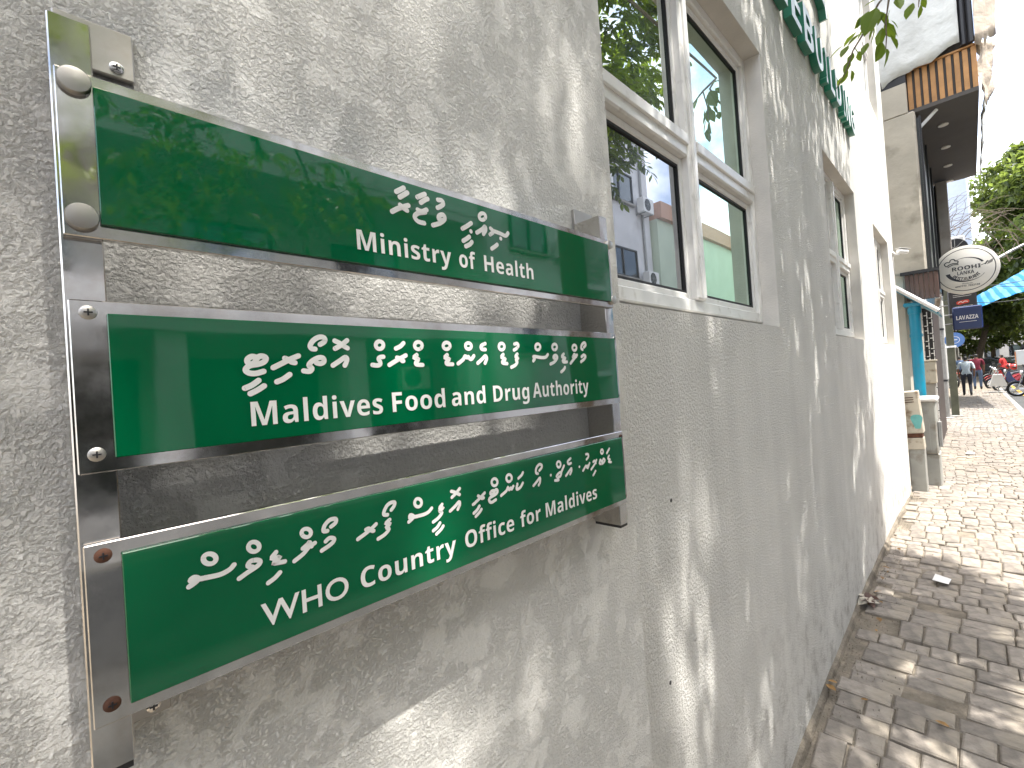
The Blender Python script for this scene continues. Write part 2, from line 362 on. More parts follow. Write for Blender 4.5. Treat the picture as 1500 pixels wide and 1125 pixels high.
# ------------------------------------------------------------------ geometry helpers
class MB:
    def __init__(s): s.v = []; s.f = []; s.mi = []; s.cur = 0
    def quad(s, a, b, c, d):
        n = len(s.v); s.v += [tuple(a), tuple(b), tuple(c), tuple(d)]; s.f.append((n, n+1, n+2, n+3)); s.mi.append(s.cur)
    def poly(s, pts):
        n = len(s.v); s.v += [tuple(p) for p in pts]; s.f.append(tuple(range(n, n+len(pts)))); s.mi.append(s.cur)
    def mesh(s, vs, fs):
        n = len(s.v); s.v += [tuple(p) for p in vs]
        for f in fs: s.f.append(tuple(n+i for i in f)); s.mi.append(s.cur)
    def box(s, x0, x1, y0, y1, z0, z1, ch=0.0, mtx=None):
        if ch <= 0:
            vs = [(x0,y0,z0),(x1,y0,z0),(x1,y1,z0),(x0,y1,z0),(x0,y0,z1),(x1,y0,z1),(x1,y1,z1),(x0,y1,z1)]
            fs = [(3,2,1,0),(4,5,6,7),(0,1,5,4),(1,2,6,5),(2,3,7,6),(3,0,4,7)]
        else:
            vs = []; idx = {}
            for ix, x in enumerate((x0, x1)):
                for iy, y in enumerate((y0, y1)):
                    for iz, z in enumerate((z0, z1)):
                        sx, sy, sz = (1, -1)[ix], (1, -1)[iy], (1, -1)[iz]
                        for k in range(3):
                            p = [x, y, z]
                            for j, sg in enumerate((sx, sy, sz)):
                                if j != k: p[j] += sg * ch
                            idx[(ix, iy, iz, k)] = len(vs); vs.append(tuple(p))
            fs = []
            for k in range(3):
                a, b_ = [j for j in range(3) if j != k]
                for e in (0, 1):
                    loop = []
                    for (p, q) in ((0,0),(1,0),(1,1),(0,1)):
                        key = [0,0,0]; key[k] = e; key[a] = p; key[b_] = q
                        loop.append(idx[(*key, k)])
                    fs.append(tuple(loop))
            for k in range(3):          # edges along axis k
                a, b_ = [j for j in range(3) if j != k]
                for p in (0,1):
                    for q in (0,1):
                        k0 = [0,0,0]; k0[a] = p; k0[b_] = q; k1 = list(k0); k1[k] = 1
                        fs.append((idx[(*k0, a)], idx[(*k1, a)], idx[(*k1, b_)], idx[(*k0, b_)]))
            for ix in (0,1):
                for iy in (0,1):
                    for iz in (0,1):
                        fs.append(tuple(idx[(ix,iy,iz,k)] for k in range(3)))
        if mtx is not None: vs = [tuple(mtx @ Vector(p)) for p in vs]
        s.mesh(vs, fs)
    def tube(s, pts, rad, n=8, cap=True):
        pts = [Vector(p) for p in pts]
        rr = rad if isinstance(rad, (list, tuple)) else [rad]*len(pts)
        rings = []; base = len(s.v)
        up = Vector((0.13, 0.31, 0.94))
        for i, p in enumerate(pts):
            t = (pts[min(i+1, len(pts)-1)] - pts[max(i-1, 0)])
            if t.length < 1e-9: t = Vector((0,0,1))
            t.normalize()
            a = t.cross(up)
            if a.length < 0.05: a = t.cross(Vector((1,0,0)))
            a.normalize(); b_ = t.cross(a)
            for k in range(n):
                th = 2*math.pi*k/n
                s.v.append(tuple(p + (a*math.cos(th) + b_*math.sin(th))*rr[i]))
        for i in range(len(pts)-1):
            for k in range(n):
                s.f.append((base+i*n+k, base+i*n+(k+1)%n, base+(i+1)*n+(k+1)%n, base+(i+1)*n+k)); s.mi.append(s.cur)
        if cap:
            s.f.append(tuple(base+k for k in range(n))[::-1]); s.mi.append(s.cur)
            s.f.append(tuple(base+(len(pts)-1)*n+k for k in range(n))); s.mi.append(s.cur)
    def lathe(s, prof, c, axis, n=24, ref=None):
        """prof: (radius, distance along axis) from c"""
        ax = Vector(axis).normalized(); a = ax.orthogonal().normalized(); b_ = ax.cross(a); c = Vector(c)
        base = len(s.v)
        for r, h in prof:
            for k in range(n):
                th = 2*math.pi*k/n
                s.v.append(tuple(c + ax*h + (a*math.cos(th)+b_*math.sin(th))*r))
        for i in range(len(prof)-1):
            for k in range(n):
                s.f.append((base+i*n+k, base+i*n+(k+1)%n, base+(i+1)*n+(k+1)%n, base+(i+1)*n+k)); s.mi.append(s.cur)
        if prof[0][0] > 1e-6: s.f.append(tuple(base+k for k in range(n))[::-1]); s.mi.append(s.cur)
        if prof[-1][0] > 1e-6: s.f.append(tuple(base+(len(prof)-1)*n+k for k in range(n))); s.mi.append(s.cur)
    def sphere(s, c, r, n=12, m=8, sc3=(1,1,1)):
        base = len(s.v); c = Vector(c)
        for j in range(m+1):
            ph = math.pi*j/m
            for k in range(n):
                th = 2*math.pi*k/n
                s.v.append((c.x+r*sc3[0]*math.sin(ph)*math.cos(th), c.y+r*sc3[1]*math.sin(ph)*math.sin(th), c.z+r*sc3[2]*math.cos(ph)))
        for j in range(m):
            for k in range(n):
                s.f.append((base+j*n+k, base+(j+1)*n+k, base+(j+1)*n+(k+1)%n, base+j*n+(k+1)%n)); s.mi.append(s.cur)
    def build(s, name, mats, parent=None, smooth=False, origin=None, fix=True):
        me = bpy.data.meshes.new(name)
        o3 = Vector(origin) if origin is not None else Vector((0,0,0))
        vs = [tuple(Vector(p)-o3) for p in s.v] if origin is not None else s.v
        me.from_pydata(vs, [], s.f)
        ml = mats if isinstance(mats, (list, tuple)) else [mats]
        for q in ml: me.materials.append(MT[q] if isinstance(q, str) else q)
        if len(ml) > 1: me.polygons.foreach_set('material_index', s.mi)
        if fix:
            import bmesh
            bm = bmesh.new(); bm.from_mesh(me); bmesh.ops.recalc_face_normals(bm, faces=bm.faces); bm.to_mesh(me); bm.free()
        if smooth:
            me.polygons.foreach_set('use_smooth', [True]*len(me.polygons))
            try: me.set_sharp_from_angle(angle=math.radians(40))
            except Exception: pass
        me.update()
        o = bpy.data.objects.new(name, me); COL.objects.link(o)
        if origin is not None: o.location = o3
        if parent is not None: attach(o, parent)
        return o
def attach(o, parent):
    o.parent = parent
    o.matrix_parent_inverse = parent_world(parent).inverted()
def parent_world(p):
    m = p.matrix_basis.copy()
    q = p
    if p.parent is not None: m = parent_world(p.parent) @ p.matrix_parent_inverse @ m
    return m
def tag(o, label=None, cat=None, group=None, kind=None):
    if label: o['label'] = label
    if cat: o['category'] = cat
    if group: o['group'] = group
    if kind: o['kind'] = kind
    return o
def empty(name, loc, label, cat, group=None, rz=0.0):
    e = bpy.data.objects.new(name, None); COL.objects.link(e)
    e.location = loc; e.rotation_euler = (0, 0, rz); e.empty_display_size = 0.05
    return tag(e, label, cat, group)
def copy_tree(o, parent=None):
    c = o.copy(); COL.objects.link(c)
    if parent is not None: c.parent = parent
    for ch in list(o.children): copy_tree(ch, c)
    return c

def bold(t):
    """the same characters from the sans-serif bold alphabet of the built-in fonts"""
    o = ''
    for ch in t:
        if 'A' <= ch <= 'Z': o += chr(0x1D5D4+ord(ch)-65)
        elif 'a' <= ch <= 'z': o += chr(0x1D5EE+ord(ch)-97)
        elif '0' <= ch <= '9': o += chr(0x1D7EC+ord(ch)-48)
        else: o += ch
    return o
def text_mesh(body, res=4, offset=0.0, spacing=1.0, extrude=0.0):
    cu = bpy.data.curves.new('txt', 'FONT'); cu.body = body; cu.resolution_u = res; cu.offset = offset
    cu.space_character = spacing; cu.extrude = extrude
    o = bpy.data.objects.new('txt', cu); COL.objects.link(o)
    dg = bpy.context.evaluated_depsgraph_get(); dg.update()
    me = bpy.data.meshes.new_from_object(o.evaluated_get(dg))
    bpy.data.objects.remove(o); bpy.data.curves.remove(cu)
    return me
def place_text(name, body, origin, xdir, ydir, width, height, material, parent, offset=0.0, spacing=1.0, res=4, extrude=0.0, cap=0.682):
    """text whose left baseline corner is at origin, spanning width along xdir; height = cap height along ydir"""
    me = text_mesh(body, res, offset, spacing, extrude)
    co = np.zeros(len(me.vertices)*3); me.vertices.foreach_get('co', co); co = co.reshape(-1, 3)
    x0, x1 = co[:,0].min(), co[:,0].max()
    sx, sy = width/(x1-x0), height/cap
    X, Y_ = Vector(xdir).normalized(), Vector(ydir).normalized(); Z_ = X.cross(Y_)
    o3 = Vector(origin)
    out = [tuple(o3 + X*((p[0]-x0)*sx) + Y_*(p[1]*sy) + Z_*(p[2]*sy)) for p in co]
    me.vertices.foreach_set('co', np.array(out).ravel()); me.materials.clear(); me.materials.append(MT[material]); me.update()
    o = bpy.data.objects.new(name, me); COL.objects.link(o)
    if parent is not None: attach(o, parent)
    return o

def stroke2d(pts, w, n=7, closed=False):
    """pieces (convex polys) of a round pen stroke in 2D"""
    P = [Vector(p) for p in pts]
    # Catmull-Rom smoothing
    Q = []
    m = len(P)
    segs = m if closed else m-1
    for i in range(segs):
        if closed: a, b_, c, d = P[(i-1)%m], P[i], P[(i+1)%m], P[(i+2)%m]
        else: a, b_, c, d = P[max(i-1,0)], P[i], P[i+1], P[min(i+2,m-1)]
        for k in range(4):
            t = k/4.0
            Q.append(0.5*((2*b_)+(c-a)*t+(2*a-5*b_+4*c-d)*t*t+(3*b_-a-3*c+d)*t*t*t))
    if not closed: Q.append(P[-1])
    return Q

def pen(mb, pts, w, to3, closed=False, layer=[0], seg=8):
    """round pen stroke: ribbon + end caps, flat in the sign plane; each stroke sits a hair above the last"""
    Q = stroke2d(pts, w, closed=closed)
    n = len(Q); L_, R_ = [], []
    for i in range(n):
        if closed: t = Q[(i+1)%n]-Q[(i-1)%n]
        else: t = Q[min(i+1,n-1)]-Q[max(i-1,0)]
        if t.length < 1e-12: t = Vector((1,0))
        t.normalize(); nn = Vector((-t.y, t.x))*(w/2)
        L_.append(Q[i]+nn); R_.append(Q[i]-nn)
    rng = n if closed else n-1
    for i in range(rng):
        j = (i+1)%n
        layer[0] += 1; e = (layer[0] % 37)*0.000012
        mb.quad(to3(R_[i], e), to3(R_[j], e), to3(L_[j], e), to3(L_[i], e))
    if not closed:
        for c, d in ((Q[0], Q[0]-Q[1]), (Q[-1], Q[-1]-Q[-2])):
            a0 = math.atan2(d.y, d.x); layer[0] += 1; e = (layer[0] % 37)*0.000012
            pts2 = [c + Vector((math.cos(a0-math.pi/2+math.pi*k/seg), math.sin(a0-math.pi/2+math.pi*k/seg)))*(w/2) for k in range(seg+1)]
            mb.poly([to3(p, e) for p in pts2])

# ------------------------------------------------------------------ ground profile
GK = [(-60,0.06),(0,0.07),(1.5,0.09),(2.0,0.115),(2.5,0.15),(3.6,0.19),(5.0,0.18),(7.0,0.105),(12,0.08),(18,0.05),(26,0.0),(90,0.0)]
def gz(x):
    for (a, za), (b_, zb) in zip(GK, GK[1:]):
        if a <= x <= b_:
            t = (x-a)/(b_-a); t = t*t*(3-2*t)*0.5 + t*0.5
            return za+(zb-za)*t
    return 0.0
KERB_Y = -1.38

# ------------------------------------------------------------------ setting
g = MB()
g.quad((-400,-400,-0.30),(500,-400,-0.30),(500,400,-0.30),(-400,400,-0.30))
tag(g.build('ground', 'concrete'), kind='structure')

g = MB()
xs = [x*0.5 for x in range(-20, 30)] + list(range(15, 92, 3))
for a, b_ in zip(xs, xs[1:]):
    g.quad((a, KERB_Y, gz(a)-0.012), (b_, KERB_Y, gz(b_)-0.012), (b_, 3.0, gz(b_)-0.012), (a, 3.0, gz(a)-0.012))
pavement = tag(g.build('pavement', 'sand'), kind='structure')

g = MB()
for a, b_ in zip(xs, xs[1:]):
    g.quad((a, -6.4, -0.08), (b_, -6.4, -0.08), (b_, KERB_Y-0.12, -0.08), (a, KERB_Y-0.12, -0.08))
tag(g.build('road', 'asphalt'), kind='structure')
g = MB()
for a, b_ in zip(xs, xs[1:]):
    g.quad((a, KERB_Y-0.62, -0.076), (b_, KERB_Y-0.62, -0.076), (b_, KERB_Y-0.52, -0.076), (a, KERB_Y-0.52, -0.076))
tag(g.build('road_line', 'yellow_paint'), kind='structure')
kerb = empty('kerb', (0, KERB_Y, 0), 'grey concrete kerb along the edge of the brick pavement', 'kerb'); 
for k in ('label', 'category'): del kerb[k]
kerb['kind'] = 'structure'
for i in range(0, 46):
    a = -6+i*0.9
    g = MB(); zt = gz(a+0.45)-0.004
    g.box(a+0.006, a+0.894, KERB_Y-0.125, KERB_Y-0.002, -0.2, zt, 0.012)
    g.build('kerb_stone', 'concrete', kerb)
g = MB()
g.box(-40, 90, -9.0, -6.4, -0.25, 0.03)
tag(g.build('far_pavement', 'concrete'), kind='structure')

# ---- pavers: rows run along the wall, joints staggered and lifted unevenly
def paver_mesh(name, lx, ly, seed):
    rd = random.Random(seed)
    ch = 0.007; h = 0.05
    b = MB()
    j = lambda s: rd.uniform(-s, s)
    rect = [(-lx/2+j(.002), -ly/2+j(.002)), (lx/2+j(.002), -ly/2+j(.002)), (lx/2+j(.002), ly/2+j(.002)), (-lx/2+j(.002), ly/2+j(.002))]
    top = [(x*(1-2*ch/lx), y*(1-2*ch/ly)) for x, y in rect]
    vs = [(x, y, -h) for x, y in rect] + [(x, y, -ch*0.8+j(.001)) for x, y in rect] + [(x, y, j(.0012)) for x, y in top] + [(0, 0, 0.0018)]
    fs = []
    for k in range(4):
        n = (k+1) % 4
        fs += [(k, n, 4+n, 4+k), (4+k, 4+n, 8+n, 8+k), (8+k, 8+n, 12)]
    return vs, fs
PVAR = {}
for kind, lx, ly_ in (('long', 0.190, 0.0915), ('half', 0.0935, 0.0915), ('across', 0.0915, 0.190)):
    PVAR[kind] = [paver_mesh('paver', lx, ly_, s) for s in range(6)]
slots = []
rp = random.Random(5)
x = 0.95
while x < 30:
    t_ = rp.random()
    kind, cw, step = ('long', 0.1975, 0.0985) if t_ < 0.30 else (('half', 0.1010, 0.0985) if t_ < 0.72 else ('across', 0.0990, 0.1970))
    y = 0.0 - rp.uniform(0, step*0.5)
    while y-step > KERB_Y+0.01:
        yc = y-step/2
        skip = (rp.random() < 0.012) or (yc > -0.09 and rp.random() < 0.16) or (yc > -0.22 and 3.0 < x < 3.8 and rp.random() < 0.4)
        if not skip: slots.append((x+cw/2, yc, kind))
        y -= step
    x += cw
info = []
for (x, y, kind) in slots:
    z = gz(x)
    dip = 0.012*mnoise.noise(Vector((x*1.1, y*2.0, 3)))
    q = proj((x, y, z))
    vis = q is not None and -20 < q[0] < 1520 and -20 < q[1] < 1145
    size = (1.0/q[2]**1.4) if q and vis else 0.0
    slope = math.atan2(gz(x+0.1)-gz(x-0.1), 0.2)
    tz = rp.uniform(-0.02, 0.02)+0.05*mnoise.noise(Vector((x*0.8, y*1.2, 9)))
    mtx = Matrix.Translation((x, y, z+dip+rp.uniform(-0.005, 0.007))) @ Matrix.Rotation(-slope, 4, 'Y') @ Matrix.Rotation(tz, 4, 'Z') @ Matrix.Rotation(rp.gauss(0, 0.028), 4, 'X') @ Matrix.Rotation(rp.gauss(0, 0.024), 4, 'Y')
    info.append((size, mtx, kind))
info.sort(key=lambda t: -t[0])
pm = {}
for kind, vl in PVAR.items():
    pm[kind] = []
    for vs_, fs_ in vl:
        me = bpy.data.meshes.new('paver'); me.from_pydata(vs_, [], fs_); me.materials.append(MT['paver']); pm[kind].append(me)
rest = MB()
for i, (size, mtx, kind) in enumerate(info):
    if i < 300:
        o = bpy.data.objects.new('paver', rp.choice(pm[kind])); COL.objects.link(o)
        o.matrix_world = mtx; o.parent = pavement
    else:
        vs_, fs_ = rp.choice(PVAR[kind])
        rest.mesh([mtx @ Vector(p) for p in vs_], fs_)
far_pavers = tag(rest.build('paving', 'paver', pavement, fix=False), kind='stuff')

# ------------------------------------------------------------------ ministry building
mb_ = empty('office_building', (3.4, 0, 0.1), 'white stucco office building with square windows along the pavement', 'building')
OPEN = [(0.86, 2.14, 1.775, 2.92), (3.26, 4.30, 1.775, 2.88), (5.22, 6.24, 1.77, 2.84), (5.35, 6.30, 4.12, 5.6)]
X0, X1, Z0, Z1 = 0.80, 6.74, -0.2, 7.2
g = MB()
cx = sorted({X0, X1, *[o[0] for o in OPEN], *[o[1] for o in OPEN]})
cz = sorted({Z0, Z1, *[o[2] for o in OPEN], *[o[3] for o in OPEN]})
for a, b_ in zip(cx, cx[1:]):
    for c, d in zip(cz, cz[1:]):
        mx_, mz_ = (a+b_)/2, (c+d)/2
        if any(o[0] < mx_ < o[1] and o[2] < mz_ < o[3] for o in OPEN): continue
        g.quad((a,0,c),(b_,0,c),(b_,0,d),(a,0,d))
g.quad((X1,0,Z0),(X1,6,Z0),(X1,6,Z1),(X1,0,Z1))
g.quad((X0,0,Z1),(X1,0,Z1),(X1,6,Z1),(X0,6,Z1))
wall = g.build('wall', 'stucco_fine', mb_, fix=False)
g = MB()
g.box(-7.0, 0.832, -0.05, 0.35, -0.2, 7.22, 0.006)
g.build('pilaster', 'stucco_coarse', mb_)
g = MB()                                   # cement skirting washed up against the wall foot
px = [0.83+i*0.1 for i in range(60)]
for a, b_ in zip(px, px[1:]):
    def sk(x): return 0.010+0.014*abs(mnoise.noise(Vector((x*3.2, 0, 0)))), 0.022+0.022*mnoise.noise(Vector((x*2.7, 4, 0)))
    (wa, ha), (wb, hb) = sk(a), sk(b_)
    g.quad((a, -wa*2.2, gz(a)-0.03), (b_, -wb*2.2, gz(b_)-0.03), (b_, -wb, gz(b_)+hb*0.4), (a, -wa, gz(a)+ha*0.4))
    g.quad((a, -wa, gz(a)+ha*0.4), (b_, -wb, gz(b_)+hb*0.4), (b_, 0.002, gz(b_)+hb), (a, 0.002, gz(a)+ha))
g.build('skirting', 'sand', mb_, smooth=True)

for (u_, v_) in ((983, 733), (982, 1000)):
    q_ = onY(u_, v_, 0.0); g = MB(); g.lathe([(0.005, -0.004), (0.005, 0.0006), (0.0035, 0.0012)], q_, (0, -1, 0), 10); g.build('wall_plug', 'black', mb_)

def window(o, depth, panes_tint, xm=None, zm=None):
    x0, x1, z0, z1 = o
    e = empty('window', (0, 0, 0), None, None); attach(e, mb_)
    RV = 0.062
    g = MB()                              # plastered reveal with a sloping sill
    g.quad((x0,0,z0),(x0,RV+.06,z0+0.03),(x0,RV+.06,z1),(x0,0,z1))
    g.quad((x1,0,z0),(x1,0,z1),(x1,RV+.06,z1),(x1,RV+.06,z0+0.03))
    g.quad((x0,0,z1),(x0,RV+.06,z1),(x1,RV+.06,z1),(x1,0,z1))
    g.quad((x0,0,z0),(x1,0,z0),(x1,RV+.06,z0+0.03),(x0,RV+.06,z0+0.03))
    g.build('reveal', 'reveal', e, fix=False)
    b = 0.040; y0, y1 = RV-0.002, RV+0.05
    zb = z0+0.026
    xm = (x0+x1)/2 if xm is None else xm; zm = z0+(z1-z0)*0.492 if zm is None else zm
    g = MB()
    g.box(x0+.001, x0+b, y0, y1, zb, z1-.001, 0.004); g.box(x1-b, x1-.001, y0, y1, zb, z1-.001, 0.004)
    g.box(x0+b, x1-b, y0+.001, y1, z1-b, z1-.001, 0.004); g.box(x0+b, x1-b, y0+.001, y1, zb, zb+b, 0.004)
    g.build('frame', 'alu', e)
    g = MB()
    g.box(xm-0.034, xm+0.034, y0-0.012, y1-.002, zb+b, z1-b, 0.006)
    g.box(xm-0.012, xm+0.012, y0-0.020, y0-0.010, zb+b, z1-b, 0.003)
    g.build('mullion', 'alu', e)
    g = MB()
    for a, c in ((x0+b, xm-0.034), (xm+0.034, x1-b)):
        g.box(a, c, y0-0.008, y1-.004, zm-0.040, zm+0.040, 0.005)
        g.box(a, c, y0-0.016, y0-0.006, zm-0.006, zm+0.030, 0.003)
    g.build('transom', 'alu', e)
    k = 0
    for (a, c) in ((x0+b, xm-0.034), (xm+0.034, x1-b)):
        for (p, q) in ((zb+b, zm-0.040), (zm+0.040, z1-b)):
            s = 0.022
            g = MB()
            g.box(a, a+s, y0+.012, y1-.01, p, q, 0.004); g.box(c-s, c, y0+.012, y1-.01, p, q, 0.004)
            g.box(a+s, c-s, y0+.013, y1-.01, p, p+s, 0.004); g.box(a+s, c-s, y0+.013, y1-.01, q-s, q, 0.004)
            sash = g.build('sash', 'alu', e)
            g = MB(); gs = s+0.008; yy = y0+0.018
            for bx in ((a+s, a+gs, p+s, q-s), (c-gs, c-s, p+s, q-s), (a+gs, c-gs, p+s, p+gs), (a+gs, c-gs, q-gs, q-s)):
                g.box(bx[0], bx[1], yy, yy+.012, bx[2], bx[3])
            g.build('gasket', 'rubber', e)
            g = MB(); g.box(a+gs-.002, c-gs+.002, y0+0.024, y0+0.030, p+gs-.002, q-gs+.002)
            g.build('pane', panes_tint[k], e); k += 1
    g = MB(); g.box(x0+0.002, x1-0.002, -0.02, RV-0.004, z0-0.004, z0+0.016, 0.006)
    return e
for i, o in enumerate(OPEN):
    window(o, 0.06, ('glass_dark', 'glass', 'glass_green', 'glass_green') if i == 0 else ('glass_green',)*4)

# ------------------------------------------------------------------ sign posts
YS = -0.110                                  # front of the posts
for (xa, xb, zb_, zt_, lab, plates) in (
        (0.008, 0.031, 1.352, 1.886, 'left polished steel post carrying the green sign boards', ((0.012, 0.062, 1.884, 1.925), (0.012, 0.060, 1.350, 1.385))),
        (0.680, 0.7035, 1.350, 1.888, 'right polished steel post carrying the green sign boards', ((0.684, 0.742, 1.880, 1.918), (0.684, 0.742, 1.352, 1.38)))):
    e = empty('sign_post', ((xa+xb)/2, -0.08, zb_), lab, 'post', 'posts of the board sign')
    g = MB(); g.box(xa, xb, YS, -0.056, zb_, zt_, 0.0009); g.build('tube', 'steel', e)
    for (pa, pb, pz0, pz1) in plates:
        g = MB(); g.box(pa, pb, -0.056, -0.0495, pz0, pz1, 0.0012); pl = g.build('wall_plate', 'steel_dull', e)
        for sx in ([pb-0.012] if xa < 0.3 else [pa+0.008, pb-0.010]):
            g = MB(); g.lathe([(0.0048, 0), (0.0048, 0.001), (0.003, 0.0022), (0.0, 0.0024)], (sx, -0.056, pz0+0.008), (0, -1, 0), 14)
            g.build('screw', 'steel', e, smooth=True)
            g = MB(); q = (sx, -0.0586, pz0+0.008)
            g.box(q[0]-0.0026, q[0]+0.0026, q[1], q[1]+0.001, q[2]-0.0006, q[2]+0.0006); g.box(q[0]-0.0006, q[0]+0.0006, q[1]-.0002, q[1]+0.001, q[2]-0.0026, q[2]+0.0026)
            g.build('screw_slot', 'black', e)
    g = MB(); g.box(xa+.001, xb-.001, YS+.001, -0.057, zb_-0.004, zb_, 0); g.build('end_cap', 'black', e)

# ------------------------------------------------------------------ sign boards
YB = -0.1175                                 # front of steel tray
YP = -0.1215                                 # front of acrylic
def crop(ox, oy, s): return lambda p: (ox+p[0]/s, oy+p[1]/s)
cA, cB, cC = crop(340,470,7.5), crop(530,480,7.5), crop(700,480,7.5)
cD, cE, cF = crop(260,720,6.25), crop(480,670,6.25), crop(690,640,6.52)
cG = crop(500,250,5.0)
STK = {1: [], 2: [], 3: []}
def add(b, c, *paths):
    for p in paths: STK[b].append((c, 'L', p))
def ring(b, c, cx_, cy_, rx, ry=None): STK[b].append((c, 'O', (cx_, cy_, rx, ry or rx)))
def dot(b, c, x, y): STK[b].append((c, 'D', (x, y)))
# middle board
add(2, cA, [(262,400),(215,392),(170,420),(168,455),(200,475),(245,460),(262,425),(290,395),(335,388),(370,410),(350,450),(290,475),(200,490),(155,520),(150,550),(190,575),(260,578),(345,555)],
    [(140,740),(220,705),(290,655)], [(200,800),(280,760),(350,715)],
    [(450,515),(560,460),(640,420),(725,385)], [(578,412),(612,425),(650,452),(688,460)], [(490,670),(560,640),(630,590)],
    [(785,550),(850,555),(875,522),(840,490),(880,440),(950,405),(1000,412),(1008,448),(970,470),(925,462)],
    [(910,310),(870,305),(855,270),(890,215),(950,180),(1005,185),(1015,225),(965,260)],
    [(1105,490),(1180,440),(1240,400),(1260,420),(1250,460),(1235,490)],
    [(1125,220),(1180,245),(1220,275),(1265,300)], [(1130,305),(1190,270),(1230,240),(1260,215)])
add(2, cB, [(115,410),(170,415),(200,400),(195,370),(180,345),(200,325),(235,320)],
    [(300,410),(380,360),(480,305)], [(385,330),(415,340),(440,365),(455,365)], [(370,230),(420,205),(455,170)],
    [(600,300),(570,330),(620,345),(590,385),(600,405),(665,410)], [(935,300),(910,330),(960,345),(925,380),(935,400),(995,402)],
    [(1055,395),(1110,350),(1132,312),(1150,330),(1170,320),(1185,343),(1205,343),(1228,310)],
    [(1270,390),(1320,345),(1355,310),(1368,340),(1350,390)], [(1352,175),(1310,200),(1315,235),(1355,240)])
for q in ((192,192,42),(618,197,40),(928,200,37),(1168,202,33)): ring(2, cB, *q)
add(2, cC, [(275,295),(255,325),(300,345),(265,375),(275,390),(320,395)], [(430,290),(412,320),(440,335),(415,355),(430,375),(410,410),(365,435)],
    [(400,180),(430,175),(440,200),(420,230),(395,245)], [(605,365),(622,342),(606,320),(632,318),(690,328),(740,325),(765,295)],
    [(795,400),(840,375),(870,330),(858,305),(835,310),(828,332),(850,342)], [(940,290),(920,320),(960,335),(930,360),(940,378),(975,375)],
    [(915,485),(940,460),(955,435)], [(1015,390),(1050,345),(1085,300)], [(1040,322),(1058,292),(1078,318)],
    [(1130,375),(1165,345),(1180,315),(1160,300),(1135,320)], [(1148,240),(1130,225),(1140,185),(1170,165),(1182,190),(1162,215)])
for q in ((258,208,31,36),(655,212,26,33),(840,212,25,32),(1058,220,23,30)): ring(2, cC, *q)
# lower board
add(3, cD, [(105,870),(150,840),(190,798),(150,785),(118,812),(150,828)], [(190,800),(300,780),(400,755),(480,710),(515,670)],
    [(565,795),(640,740),(730,680),(755,640),(720,625),(665,640),(645,680),(690,692)],
    [(900,555),(860,610),(935,600),(875,655),(980,640)], [(830,835),(890,790),(935,740)],
    [(1070,635),(1150,570),(1200,510),(1255,470)], [(1145,520),(1190,480),(1205,463),(1225,500)],
    [(1320,540),(1380,500),(1425,460),(1430,430),(1390,425),(1355,455)], [(1370,360),(1335,360),(1345,310),(1390,260),(1445,250),(1445,285),(1405,320)])
for q in ((293,615,58,46),(697,505,50,44),(1177,378,42,38)): ring(3, cD, *q)
add(3, cE, [(275,748),(340,700),(400,650),(440,610)], [(350,660),(372,650),(400,670),(420,672)],
    [(565,570),(530,605),(570,605),(535,640),(560,655),(520,705),(460,745)], [(545,525),(510,520),(525,465),(565,420),(610,410),(605,445),(580,480)],
    [(740,590),(772,560),(782,537),(752,527),(748,552)], [(785,545),(870,525),(920,500),(950,465)],
    [(1045,430),(1020,465),(1055,460),(1020,490),(1045,505),(1010,555),(965,590)], [(965,670),(1000,640),(1025,600)], [(995,700),(1035,660),(1055,628)],
    [(1120,490),(1165,445),(1200,405),(1205,435),(1190,475)], [(1130,310),(1165,320),(1205,340)], [(1135,365),(1170,330),(1205,285)],
    [(1330,430),(1380,385),(1435,325)], [(1375,352),(1390,362),(1410,375),(1425,370)], [(1335,510),(1365,480),(1385,445)], [(1355,540),(1390,500),(1405,475)])
ring(3, cE, 825, 415, 32, 37)
add(3, cF, [(215,512),(190,520),(185,545),(210,545),(225,515),(240,502),(250,520),(235,545),(180,580),(170,605),(190,625),(235,600)],
    [(285,560),(335,515),(350,480),(362,505),(378,485),(385,500),(400,470)], [(440,450),(435,500),(470,480),(492,440)], [(450,395),(480,365),(492,340)],
    [(595,465),(630,420),(655,390),(655,430),(645,460)], [(635,350),(618,340),(622,295),(650,262),(672,270),(670,295),(650,320)],
    [(800,415),(835,410),(815,375),(845,340),(860,345),(850,375),(835,380)], [(860,335),(885,275)],
    [(905,370),(935,325),(955,300),(958,325),(945,355)], [(948,205),(920,235),(930,258),(952,250)],
    [(1068,322),(1095,275),(1105,295),(1115,265),(1112,300),(1130,250)], [(1095,165),(1115,165),(1118,190),(1100,215)],
    [(1145,310),(1175,265),(1195,220)], [(1165,238),(1180,228),(1190,250)], [(1165,365),(1178,340),(1188,325)],
    [(1225,250),(1232,218),(1248,235),(1262,208),(1275,225),(1255,252),(1230,258)], [(1315,180),(1305,205),(1325,215),(1310,235),(1335,240)], [(1295,155),(1318,112)])
for q in ((222,432,28,34),(360,393,25,34),(835,262,18,28),(1248,140,12,20)): ring(3, cF, *q)
dot(3, cF, 760, 365); dot(3, cF, 1033, 285)
